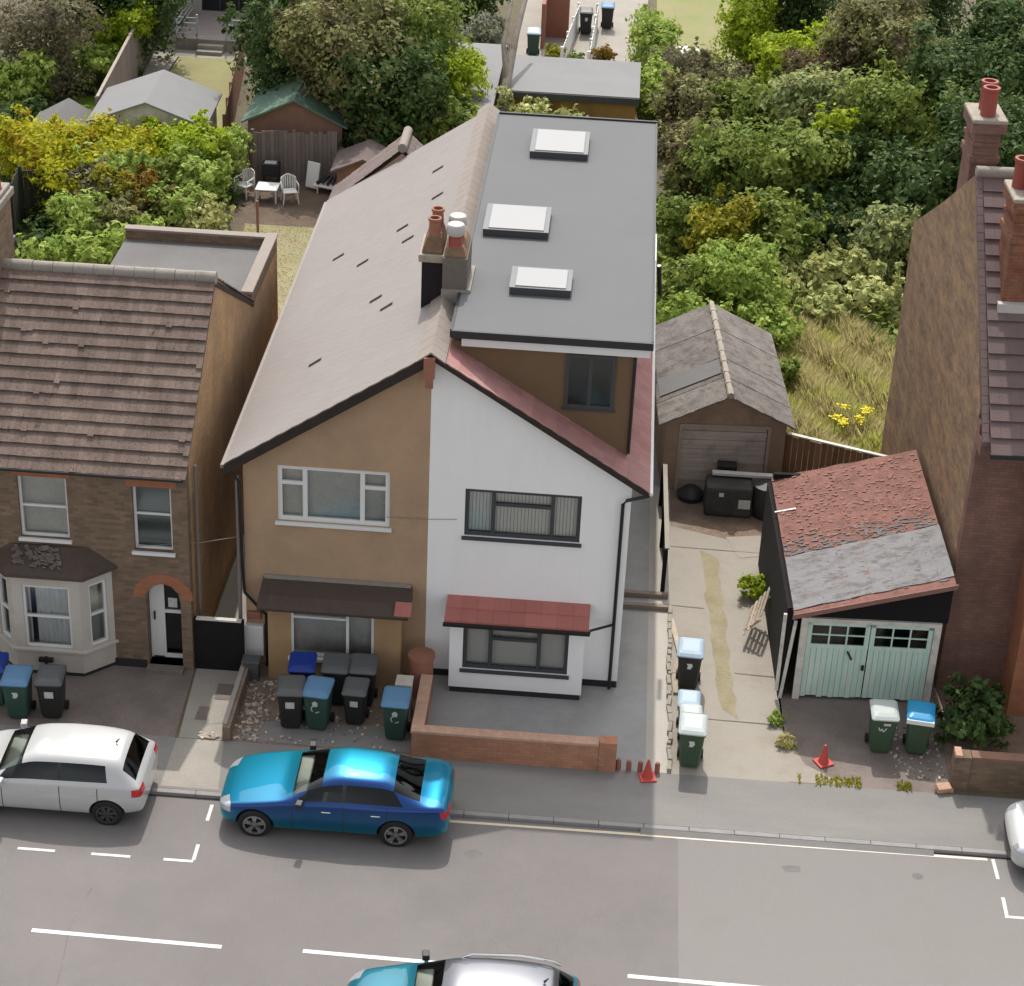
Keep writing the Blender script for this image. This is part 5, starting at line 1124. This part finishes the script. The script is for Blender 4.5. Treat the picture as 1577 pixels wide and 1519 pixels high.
for i in range(5): mb.rbox((-6.55+i*.15,28.85-i*.03,.42+.04*(i%2)),(.07,.5,.10),R(-30+i*8),R(12)); 
mb.build('cushion', 'cover_dark', t); 
for x,y in ((-6.65,28.6),(-6.0,28.5),(-5.95,28.95)): mb = MB(); mb.box(x-.02,x+.02,y-.02,y+.02,0,.28); mb.build('leg', 'plastic_white', t)
t = thing('barbecue', 'black barbecue against the weathered grey board fence', 'barbecue', (-8.3,29.2,0))
mb = MB(); mb.box(-8.65,-8.05,29.0,29.4,.35,.80); mb.build('fire_box', 'plastic_black', t, bevel=.03)
for x in (-8.6,-8.1):
    for y in (29.05,29.35): mb = MB(); mb.box(x-.02,x+.02,y-.02,y+.02,0,.36); mb.build('leg', 'plastic_black', t)
mb = MB(); mb.box(-8.55,-8.15,29.02,29.3,.80,.83); mb.build('grill', 'rail_grey', t)
t = thing('garden_post', 'short brown post standing on the dry lawn behind the flat rear roof', 'post', (-7.95,24.2,0))
mb = MB(); mb.tube([(-7.95,24.2,0),(-7.95,24.2,1.35)], .045, 8); mb.build('pole', 'fence_brown', t)
mb = MB(); mb.lathe([(.30,0),(.26,.08),(.05,.12)], (-7.95,24.2,0), 16); mb.build('base', 'cover_dark', t)
t = thing('garden_table', 'small white round table on the far grass clearing', 'table', (6.1,45.2,0))
mb = MB(); mb.lathe([(.55,.68),(.56,.72),(0,.73)], (6.1,45.2,0), 18); mb.build('top', 'plastic_white', t); mb = MB(); mb.tube([(6.1,45.2,0),(6.1,45.2,.7)], .05, 8); mb.build('leg', 'plastic_white', t)
# ================================================================ VEGETATION
leafm('leaf_dark', (0.032, 0.067, 0.022), (0.121, 0.183, 0.052), None, .25)
leafm('leaf_mid', (0.079, 0.142, 0.027), (0.305, 0.365, 0.082), None, .3)
leafm('leaf_olive', (0.120, 0.131, 0.044), (0.336, 0.327, 0.133), (0.13,0.10,0.06), .3)
leafm('leaf_twiggy', (0.09,0.085,0.045), (0.27,0.25,0.14), (0.17,0.14,0.10), .3)
leafm('leaf_yellow', (0.255, 0.285, 0.022), (0.586, 0.586, 0.037), (0.42,0.33,0.03), .35)
leafm('leaf_lime', (0.165, 0.255, 0.018), (0.464, 0.561, 0.043), None, .4)
leafm('leaf_bright', (0.144, 0.240, 0.035), (0.451, 0.554, 0.140), None, .35)
leafm('leaf_pale', (0.222, 0.268, 0.087), (0.620, 0.620, 0.255), None, .25)
leafm('leaf_bluegreen', (0.093, 0.146, 0.061), (0.436, 0.456, 0.170), None, .25)
leafm('leaf_gold', (0.15,0.16,0.015), (0.44,0.42,0.05), None, .35)
leafm('leaf_orange', (0.16,0.11,0.02), (0.42,0.29,0.05), (0.30,0.12,0.05), .3)
leafm('leaf_brown', (0.07,0.045,0.025), (0.20,0.13,0.07), (0.12,0.14,0.05), .25)
leafm('leaf_grey', (0.12,0.13,0.09), (0.34,0.35,0.24), None, .2)
leafm('straw', (0.36,0.33,0.13), (0.60,0.55,0.28), (0.42,0.45,0.13), .45)
def leaves(blobs, n, size, seed, ratio=.55, clump=.34, upb=.35, inner=.25, K=None):
    """leaf quads gathered in clumps on and inside ellipsoidal lobes; numpy arrays out"""
    rg = np.random.default_rng(seed)
    A = np.array(blobs, float); vol = (A[:,3]*A[:,4]+A[:,4]*A[:,5]+A[:,3]*A[:,5]); pr = vol/vol.sum()
    K = K or max(12, n//26)
    kb = rg.choice(len(A), K, p=pr); d = rg.normal(size=(K,3)); d[:,2] = d[:,2]+.25; d /= np.linalg.norm(d,axis=1)[:,None]
    rr = rg.uniform(.62,1.08,K)**1.0; kc = A[kb,:3]+d*A[kb,3:6]*rr[:,None]; kv = rg.uniform(0,1,K)
    ksz = rg.uniform(.6,1.3,K)*clump*A[kb,3:6].mean(1)
    i = rg.integers(0, K, n); p = kc[i]+rg.normal(size=(n,3))*ksz[i][:,None]*np.array([.55,.55,.38])
    ninn = int(n*inner); ib = rg.choice(len(A), ninn, p=pr); dd = rg.normal(size=(ninn,3)); dd /= np.linalg.norm(dd,axis=1)[:,None]
    p[:ninn] = A[ib,:3]+dd*A[ib,3:6]*rg.uniform(.2,.85,ninn)[:,None]
    nd_ = d[i]; nd_[:ninn] = dd
    nv = nd_+rg.normal(size=(n,3))*.55+np.array([0,0,upb]); nv /= np.linalg.norm(nv,axis=1)[:,None]
    t = np.cross(nv, rg.normal(size=(n,3))); t /= np.linalg.norm(t,axis=1)[:,None]; b = np.cross(nv,t)
    s = size*rg.uniform(.55,1.35,n)[:,None]
    V = np.stack([p-t*s, p-b*s*ratio+nv*s*.12, p+t*s, p+b*s*ratio+nv*s*.12],1).reshape(-1,3)
    V[:,2] = np.maximum(V[:,2], .02)
    val = np.clip(kv[i]*.62+rg.uniform(0,1,n)*.38, 0, 1)
    return V, val
def leafobj(name, V, val, mat, parent, world=True):
    n = len(val); me = bpy.data.meshes.new(name)
    off = np.array(root_of(parent).location) if (parent and world) else np.zeros(3)
    me.vertices.add(4*n); me.vertices.foreach_set('co', (V-off).astype(np.float32).ravel())
    me.loops.add(4*n); me.loops.foreach_set('vertex_index', np.arange(4*n, dtype=np.int32))
    me.polygons.add(n); me.polygons.foreach_set('loop_start', np.arange(0,4*n,4,dtype=np.int32)); me.polygons.foreach_set('loop_total', np.full(n,4,dtype=np.int32))
    at = me.attributes.new('v','FLOAT','FACE'); at.data.foreach_set('value', val.astype(np.float32))
    me.update(); me.validate(); me.materials.append(MATS[mat])
    o = bpy.data.objects.new(name, me); C.objects.link(o)
    if parent: o.parent = parent
    return o
SEED = [100]
def plant(name, label, cat, c, r, mat, group=None, size=.15, dens=1.1, flat=.85, lobes=8, trunk=True, sx=1, sy=1, bark='bark', spread=.55, clump=.34, ratio=.55):
    size *= .70; cx, cy, cz = c; SEED[0] += 1; rg = random.Random(SEED[0])
    t = thing(name, label, cat, (cx,cy,0), 0, group)
    bl = [(cx,cy,cz,r*.72*sx,r*.72*sy,r*.70*flat)]
    for k in range(lobes):
        a = 2*math.pi*(k+rg.random())/lobes; rr = r*spread; q = r*rg.uniform(.36,.58)
        bl.append((cx+rr*math.cos(a)*sx, cy+rr*math.sin(a)*sy, cz+rg.uniform(-.45,.5)*r*flat, q*sx, q*sy, q*flat))
    if cz > r*.9:   # skirt down towards the ground
        for k in range(3): a = rg.uniform(0,6.28); bl.append((cx+.35*r*math.cos(a), cy+.35*r*math.sin(a), cz*.45, r*.55*sx, r*.55*sy, cz*.42))
    for k in range(9 if r > .7 else 0):   # shoots breaking the outline
        a = rg.uniform(0,6.28); e = rg.uniform(.1,1.1); q = r*rg.uniform(.95,1.18); s_ = r*rg.uniform(.10,.17)
        bl.append((cx+q*math.cos(a)*math.cos(e)*sx, cy+q*math.sin(a)*math.cos(e)*sy, max(.15,cz+q*math.sin(e)*flat*.85), s_, s_, s_*rg.uniform(1.2,2.2)))
    area = sum(4*3.14*((b[3]*b[4]+b[4]*b[5]+b[3]*b[5])/3) for b in bl)
    n = int(min(36000, dens*area*.75/(size*size*ratio*2)*1.0))
    V, val = leaves(bl, n, size, SEED[0], ratio, clump)
    leafobj('crown', V, val, mat, t)
    if trunk:
        mb = MB(); th = .05+.035*cz
        mb.tube([(cx,cy,0),(cx+rg.uniform(-.1,.1),cy,cz*.5),(cx+rg.uniform(-.15,.15),cy,cz)], [th,th*.8,th*.45], 7)
        for b in bl[1:6]: mb.tube([(cx,cy,cz*.45),((cx+b[0])/2,(cy+b[1])/2,(cz*.45+b[2])/2+.1),b[:3]], [th*.5,th*.35,th*.12], 5)
        mb.build('trunk' if name == 'tree' else 'stems', bark, t)
    return t
PL_ = [
('climber','yellow climber trailing over the dark mossy fence at the left edge','climber',(-14.6,25.3,1.5),1.35,'leaf_yellow',dict(flat=.5,size=.12,sx=1.2)),
('climber','olive and lime climber hanging between the golden canopy and orange shrub','climber',(-12.9,26.2,1.5),1.25,'leaf_bright',dict(flat=.6,size=.13,sx=1.2)),
('climber','pale green climber falling towards the white garden chairs','climber',(-10.6,24.3,1.0),1.1,'leaf_bright',dict(flat=.7,size=.13)),
('shrub','yellow green shrub filling the gap right of the dark mossy fence','shrub',(-13.4,22.6,1.1),1.05,'leaf_bright',dict(size=.13)),
# name, label, cat, centre, r, mat, kw
('tree','pale twiggy olive tree at the top left corner','tree',(-18.1,36.0,2.6),2.1,'leaf_twiggy',dict(size=.13,dens=.6)),
('tree','dark evergreen tree behind the top left shrubs','tree',(-15.9,41.5,3.6),2.2,'leaf_dark',{}),
('tree','dark evergreen tree filling the gap left of the bright green shrub','tree',(-18.2,41,3.6),2.4,'leaf_dark',{}),
('shrub','bright green round shrub against the long grey fence','shrub',(-15.9,39.8,2.0),1.25,'leaf_lime',dict(size=.14)),
('shrub','yellow green feathery shrub below the bright round shrub','shrub',(-16.5,38.0,1.0),1.15,'leaf_bright',dict(size=.14,flat=.7)),
('shrub','yellow green bush at the left edge above the dark corner','shrub',(-18.6,34.5,1.3),1.4,'leaf_bright',dict(size=.15)),
('shrub','dark green bush at the left edge beside the lilac grey shed','shrub',(-18.0,31.6,.8),1.1,'leaf_dark',{}),
('shrub','small bright green bush at the left edge over the yellow climber','shrub',(-17.4,28.6,1.2),.8,'leaf_lime',{}),
('climber','golden yellow climber canopy at the left edge','climber',(-15.9,27.2,1.9),1.5,'leaf_yellow',dict(flat=.42,size=.13,sx=1.15)),
('climber','yellow green climber canopy in front of the wide pale shed','climber',(-13.3,27.6,1.75),1.5,'leaf_yellow',dict(flat=.45,size=.13,sx=1.25)),
('climber','bright lime climber canopy at the corner of the wide pale shed','climber',(-11.1,27.9,1.8),1.35,'leaf_lime',dict(flat=.5,size=.14,sx=1.2)),
('shrub','green leafy shrub left of the brown shed wall','shrub',(-9.95,28.6,1.5),1.0,'leaf_bright',dict(size=.14)),
('shrub','tall green shrub overhanging the left white garden chair','shrub',(-10.15,25.9,1.4),1.15,'leaf_bright',dict(size=.14)),
('shrub','mid green shrub in the middle of the climbing hedge','shrub',(-11.0,26.2,1.3),1.1,'leaf_mid',dict(size=.14)),
('shrub','orange leaved shrub in the middle of the left garden','shrub',(-12.0,24.9,1.3),.85,'leaf_orange',dict(size=.13)),
('shrub','olive grey shrub beside the dark mossy fence','shrub',(-13.4,24.4,1.2),1.0,'leaf_twiggy',dict(size=.14)),
('shrub','golden green shrub left of the orange leaved one','shrub',(-12.7,24.3,1.6),.7,'leaf_gold',dict(size=.13)),
('shrub','brown withered shrub right of the orange leaved one','shrub',(-11.0,24.3,.9),.85,'leaf_brown',dict(size=.12,dens=.8)),
('shrub','olive shrub just behind the big bright leafy bush','shrub',(-12.1,22.6,1.0),1.0,'leaf_olive',dict(size=.14)),
('shrub','pale green shrub behind the flat roofed rear extension','shrub',(-9.6,23.6,.9),.9,'leaf_pale',dict(size=.13)),
('bush','bright large leaved bush peeking left over the tiled ridge','bush',(-13.2,18.4,1.5),.95,'leaf_bright',dict(size=.17)),
('bush','bright large leaved bush in the middle above the tiled ridge','bush',(-12.0,18.6,1.45),1.05,'leaf_bright',dict(size=.17)),
('bush','bright large leaved bush touching the flat rear roof','bush',(-10.7,19.4,1.5),1.05,'leaf_bright',dict(size=.17)),
('tree','tall dark green tree left in the group behind the tan roof','tree',(-8.4,34.5,3.8),2.3,'leaf_dark',dict(size=.15,trunk=True)),
('tree','tall olive brown tree in the group behind the tan roof','tree',(-6.0,31.8,4.2),2.4,'leaf_olive',dict(size=.15)),
('tree','dark green tree at the centre of the group behind the tan roof','tree',(-4.6,31.2,3.2),2.2,'leaf_dark',dict(size=.15)),
('tree','mid green tree at the top of the group behind the tan roof','tree',(-4.4,34.8,4.0),2.3,'leaf_mid',dict(size=.15)),
('tree','yellow green tree at the right end of the group behind the tan roof','tree',(-2.9,33.6,2.6),1.6,'leaf_lime',dict(size=.14)),
('shrub','dark green shrub at the foot of the yellow green tree','shrub',(-2.6,31.3,1.6),1.5,'leaf_mid',dict(size=.14)),
('shrub','grey green shrub behind the half hidden grey outbuilding','shrub',(-2.3,44.2,1.0),1.1,'leaf_grey',dict(size=.12)),
('shrub','dark green bush at the top edge left of the dead trunk','shrub',(-3.2,48.5,1.2),1.6,'leaf_dark',{}),
('climber','pale large leaved climber on the ochre outbuilding front','climber',(.75,33.7,1.35),1.05,'leaf_pale',dict(size=.17,sx=1.5,sy=.5)),
('climber','pale leafy shoots at the right of the ochre outbuilding climber','climber',(2.6,33.7,1.1),.6,'leaf_pale',dict(size=.15,sx=1.3,sy=.6)),
('hedge','yellow green hedge right of the far paving','hedge',(4.75,43.6,1.5),1.3,'leaf_bright',dict(size=.13,sy=2.0,sx=.7)),
('hedge','leafy green hedge touching the corner of the flat pale roof','hedge',(4.9,37.6,1.5),1.2,'leaf_bright',dict(size=.14,sy=1.7,sx=.7)),
('shrub','small yellow shrub between the left white fence and the terracotta wall','shrub',(.75,44.2,.6),.5,'leaf_gold',dict(size=.09)),
('shrub','small green shrub between the two white fences','shrub',(1.62,43.9,.5),.42,'leaf_mid',dict(size=.09)),
('shrub','small reddish shrub right of the white fences','shrub',(2.75,44.4,.6),.5,'leaf_orange',dict(size=.09)),
('shrub','dry olive shrub in front of the far grass clearing','shrub',(5.9,40.8,1.0),1.5,'leaf_twiggy',dict(size=.12,dens=.7)),
('shrub','second dry olive shrub right of the white round table','shrub',(7.6,40.6,.9),1.2,'leaf_twiggy',dict(size=.12,dens=.7)),
('tree','narrow bright yellow green conifer at the top edge','tree',(8.5,43.5,2.4),1.25,'leaf_lime',dict(size=.12,flat=1.6)),
('tree','dark conifer right of the bright yellow green one','tree',(10.2,45.5,3.2),1.8,'leaf_dark',dict(flat=1.2)),
('tree','lime leaved young tree against the dark conifers','tree',(9.6,38.6,2.7),1.25,'leaf_lime',dict(size=.15,dens=.8)),
('tree','small lime tree at the right of the young lime tree','tree',(11.3,40.2,3.0),1.0,'leaf_lime',dict(size=.15,dens=.7)),
('shrub','olive green shrub behind the ochre outbuilding hedge','shrub',(6.2,35.0,1.9),1.6,'leaf_olive',dict(size=.14)),
('shrub','yellowish green shrub left of the blue green one','shrub',(8.0,35.6,1.8),1.6,'leaf_mid',dict(size=.14)),
('tree','bare brown thicket tree under the lime trees','tree',(11.0,36.6,2.6),1.7,'leaf_brown',dict(size=.12,dens=.7)),
('tree','blue green leafy tree at the middle of the right thicket','tree',(10.5,32.2,2.9),1.7,'leaf_bluegreen',dict(size=.17)),
('tree','mixed olive tree at the top right','tree',(13.4,36.8,3.8),2.3,'leaf_olive',dict(size=.15)),
('tree','dark tree at the top right behind the chimney','tree',(15.4,32.0,4.2),2.4,'leaf_dark',{}),
('tree','very dark tree in the top right corner','tree',(17.8,33.0,4.8),2.7,'leaf_dark',{}),
('tree','dark tree at the top edge above the mixed olive tree','tree',(14.3,43.0,3.6),2.6,'leaf_dark',{}),
('tree','dark tree at the right edge behind the plum roof','tree',(15.8,26.0,4.0),2.4,'leaf_dark',{}),
('shrub','mid green shrub beside the grey loft roof corner','shrub',(5.9,30.6,1.6),1.4,'leaf_olive',dict(size=.14)),
('tree','leafy green tree left of centre in the right thicket','tree',(7.8,28.6,2.4),1.9,'leaf_mid',dict(size=.15)),
('tree','fresh green tree right of centre in the right thicket','tree',(9.4,27.2,2.6),1.7,'leaf_mid',dict(size=.16)),
('shrub','dark hollow shrub in the middle of the right thicket','shrub',(11.4,28.8,2.0),1.8,'leaf_dark',{}),
('tree','tall bright shoots rising from the dark hollow shrub','tree',(10.6,28.6,3.6),.75,'leaf_lime',dict(size=.15,dens=.6)),
('tree','green speckled tree left of the brick chimney','tree',(13.2,30.6,3.4),2.0,'leaf_mid',dict(size=.15)),
('shrub','dark green shrub below the green speckled tree','shrub',(13.3,26.0,2.4),1.8,'leaf_dark',{}),
('shrub','golden leaved shrub beside the loft roof edge','shrub',(7.0,23.2,2.0),1.15,'leaf_gold',dict(size=.14)),
('shrub','green shrub squeezed between loft roof and golden shrub','shrub',(5.8,24.4,1.6),1.1,'leaf_mid',dict(size=.14)),
('shrub','green shrub right of the golden leaved one','shrub',(8.9,23.4,1.9),1.35,'leaf_mid',dict(size=.15)),
('shrub','dark green shrub in front of the blue green tree','shrub',(10.6,25.3,1.5),1.4,'leaf_dark',{}),
('shrub','green leafy shrub beside the weathered gable','shrub',(12.2,23.8,1.8),1.4,'leaf_bluegreen',dict(size=.15)),
('shrub','green shrub beside the white house at the loft roof edge','shrub',(6.0,19.4,1.6),1.2,'leaf_mid',dict(size=.14)),
('shrub','fresh green arching shrub behind the small garage','shrub',(7.4,19.2,1.8),1.35,'leaf_bright',dict(size=.13)),
('bramble','pale bramble mound left in the thicket','bramble',(9.3,21.8,.9),1.1,'leaf_pale',dict(size=.19,flat=.7)),
('bramble','pale bramble mound in the middle of the thicket','bramble',(10.8,22.6,.9),1.25,'leaf_pale',dict(size=.19,flat=.7)),
('bramble','pale bramble mound touching the weathered gable','bramble',(11.9,20.8,.8),1.1,'leaf_pale',dict(size=.18,flat=.7)),
('bramble','low pale bramble mound above the tall grass','bramble',(10.2,20.4,.6),1.0,'leaf_pale',dict(size=.17,flat=.6)),
('shrub','arching green shrub right behind the small garage ridge','shrub',(8.3,17.6,1.1),.95,'leaf_bright',dict(size=.12)),
('shrub','green shrub between the loft roof and the small garage','shrub',(6.2,16.6,1.4),1.15,'leaf_bright',dict(size=.13)),
('shrub','small green shrub at the right flank of the small garage','shrub',(8.75,15.4,.8),.55,'leaf_mid',dict(size=.12)),
('shrub','dark glossy shrub in front of the tall red brick house','shrub',(12.0,-1.0,.65),.85,'leaf_dark',dict(size=.13,flat=.8)),
('shrub','small lime weed bush beside the black garage wall','shrub',(7.45,4.2,.35),.42,'leaf_lime',dict(size=.08)),
('weed','small weed tuft at the edge of the driveway by the lean-to','weed',(7.8,-.9,.12),.22,'leaf_bright',dict(size=.05,trunk=False)),
('weed','low weed tuft growing on the driveway edge below the first tuft','weed',(7.95,-1.7,.08),.24,'straw',dict(size=.05,trunk=False)),
]
for nm, lb, ct, c, r, mt, kw in PL_:
    grp = {'tree':'trees in the back gardens','shrub':'shrubs in the gardens','bush':'bright bushes behind the ridge','climber':'climbing plants','bramble':'bramble mounds','hedge':'hedges','weed':'weed tufts'}[nm]
    plant(nm, lb, ct, c, r, mt, grp, **kw)
# dead ivy-wrapped trunk
t = thing('dead_tree', 'bare grey dead tree trunk wrapped in dry ivy behind the ridge', 'dead tree', (-.75,33.5,0))
mb = MB(); mb.tube([(-.75,32.6,0),(-.78,33.3,1.2),(-.62,34.6,2.4),(-.45,36.5,3.6),(-.1,39.5,5.0)], [.26,.22,.17,.12,.06], 9); mb.tube([(-.62,34.6,2.4),(-.85,35.4,3.6),(-.7,37.5,4.6)], [.12,.09,.04], 7); mb.build('trunk', 'bark_grey', t, smooth=True)
V, val = leaves([(-.8,32.9,.8,.35,.35,.8),(-.7,34.2,2.0,.28,.5,.5)], 500, .08, 5); leafobj('ivy', V, val, 'leaf_pale', t)
# undergrowth, tall grass, turf: stuff
rg = np.random.default_rng(3)
def blades(x0, x1, y0, y1, n, h, seed, wd=.022, clipf=None):
    rg = np.random.default_rng(seed); x = rg.uniform(x0,x1,n); y = rg.uniform(y0,y1,n)
    if clipf is not None: k = clipf(x,y); x, y = x[k], y[k]
    n = len(x); hh = h*rg.uniform(.5,1.3,n)*(0.7+.5*np.sin(x*1.7+y*.9)**2); a = rg.uniform(0,6.28,n); l = rg.uniform(.1,.6,n)*hh
    dx, dy = np.cos(a), np.sin(a); b = rg.uniform(0,6.28,n); wx, wy = np.cos(b)*wd, np.sin(b)*wd
    z = np.zeros(n)
    V = np.stack([np.stack([x-wx,y-wy,z],1),np.stack([x+wx,y+wy,z],1),np.stack([x+dx*l*.5+wx*.8,y+dy*l*.5+wy*.8,hh*.6],1),np.stack([x+dx*l,y+dy*l,hh],1)],1).reshape(-1,3)
    return V, np.clip(rg.uniform(0,1,n)*.6+.4*(.5+.5*np.sin(x*2.3)*np.cos(y*1.9)),0,1)
V, val = blades(8.3, 12.6, 9.2, 20, 60000, .55, 11, clipf=lambda x,y: (x > 8.5+.0*y) & (x < np.where(y > 11.2, 12.6, 11.0)) & (y > 9.9-(x-8.5)*.35))
tag(leafobj('tall_grass', V, val, 'straw', None), 'tall yellowing meadow grass between the small garage and the gable', 'grass', kind='stuff')
V, val = blades(-8.6, -3.6, 14.5, 25.5, 5000, .05, 12, .03); tag(leafobj('lawn_grass', V, val, 'straw', None), 'short dry lawn grass behind the tan house', 'grass', kind='stuff')
V, val = blades(8.2, 11.3, -3.05, -2.72, 900, .10, 13, .02, clipf=lambda x,y: np.sin(x*5)+np.sin(x*2.3) > -.2); tag(leafobj('verge_weeds', V, val, 'leaf_gold', None), 'weeds along the back of the pavement by the lean-to garage', 'weeds', kind='stuff')
# loose undergrowth filling the wild ground
rg = np.random.default_rng(9)
bl = [(rg.uniform(4.8,17.5),rg.uniform(15.5,46),.25,1.3,1.3,.55) for _ in range(110)]
V, val = leaves([b for b in bl if not (b[0] < 11.6 and b[1] < 22 and b[0] > 8.3)], 60000, .15, 21, K=2600); k = (V[:,1].reshape(-1,4).mean(1) > 14.5); V = V.reshape(-1,4,3)[k].reshape(-1,3); val = val[k]
tag(leafobj('undergrowth', V, val, 'leaf_mid', None), 'tangled low undergrowth on the wild ground', 'undergrowth', kind='stuff')
bl = [(rg.uniform(-19,-9.6),rg.uniform(20,28.4),.2,1.0,1.0,.45) for _ in range(40)]+[(rg.uniform(-8.8,-1.8),rg.uniform(31.5,40),.2,1.2,1.2,.5) for _ in range(30)]+[(rg.uniform(-19,-16),rg.uniform(32,44),.2,1.0,1.0,.4) for _ in range(16)]
V, val = leaves(bl, 26000, .14, 22, K=1100); tag(leafobj('undergrowth', V, val, 'leaf_dark', None), 'low dark undergrowth beneath the left garden shrubs', 'undergrowth', kind='stuff')
# yellow flowers in the meadow
t = thing('flowering_plant', 'clump of bright yellow flowers in the tall grass beside the gable', 'flowers', (10.4,12.6,0))
mb = MB(); rr_ = random.Random(4)
fl = []
for c in range(9):
    cx, cy = 10.4+rr_.uniform(-.5,.5), 12.6+rr_.uniform(-.4,.5); hz_ = rr_.uniform(.65,.95)
    for i in range(26): fl.append((cx+rr_.gauss(0,.07), cy+rr_.gauss(0,.07), hz_+rr_.uniform(-.03,.03)))
    mb.tube([(cx,cy,0),(cx,cy,hz_)], .012, 4)
mb.build('stems', 'leaf_bright', t)
mb = MB()
for q in fl: mb.rbox(q, (.045,.045,.015), rr_.uniform(0,3), rr_.uniform(-.5,.5))
mb.build('flower_heads', 'flower_yellow', t)['kind'] = 'stuff'
# rubble in the tan house yard
mb = MB(); rr_ = random.Random(8)
for i in range(300):
    if i < 220: x, y = -3.45+rr_.gauss(0,.22), rr_.uniform(-2.95,-.7)
    else: x, y = rr_.uniform(-3.7,-.3), rr_.uniform(-2.95,-1.1)
    s = rr_.uniform(.015,.06); mb.rbox((min(x,.0),y,.012+s*.3),(s*1.5,s,s*.8),rr_.uniform(0,3),rr_.uniform(-.4,.4))
for i in range(110):
    x, y = rr_.uniform(10.2,11.3), rr_.uniform(-2.6,-.6); s = rr_.uniform(.015,.05); mb.rbox((x,y,.012+s*.3),(s*1.5,s,s),rr_.uniform(0,3))
for i in range(60):
    x, y = rr_.uniform(-4.5,-4.1), rr_.uniform(-3.0,-2.8); s = rr_.uniform(.02,.06); mb.rbox((x,y,.014+s*.3),(s*1.5,s,s*.6),rr_.uniform(0,3))
tag(mb.build('rubble', 'rubble'), 'scattered stones and brick rubble in the front yards', 'rubble', kind='stuff')
mb = MB(); mb.extr([(11.42,-3.0,.01),(11.0,-3.0,.01),(11.25,-2.84,.01)], (0,0,.12)); mb.rbox((11.2,-2.95,.1),(.3,.2,.14),.3,.2); tag(mb.build('broken_brick_pile', 'brick_coping', bevel=.02), 'broken brick pile at the foot of the dark low wall', 'bricks')
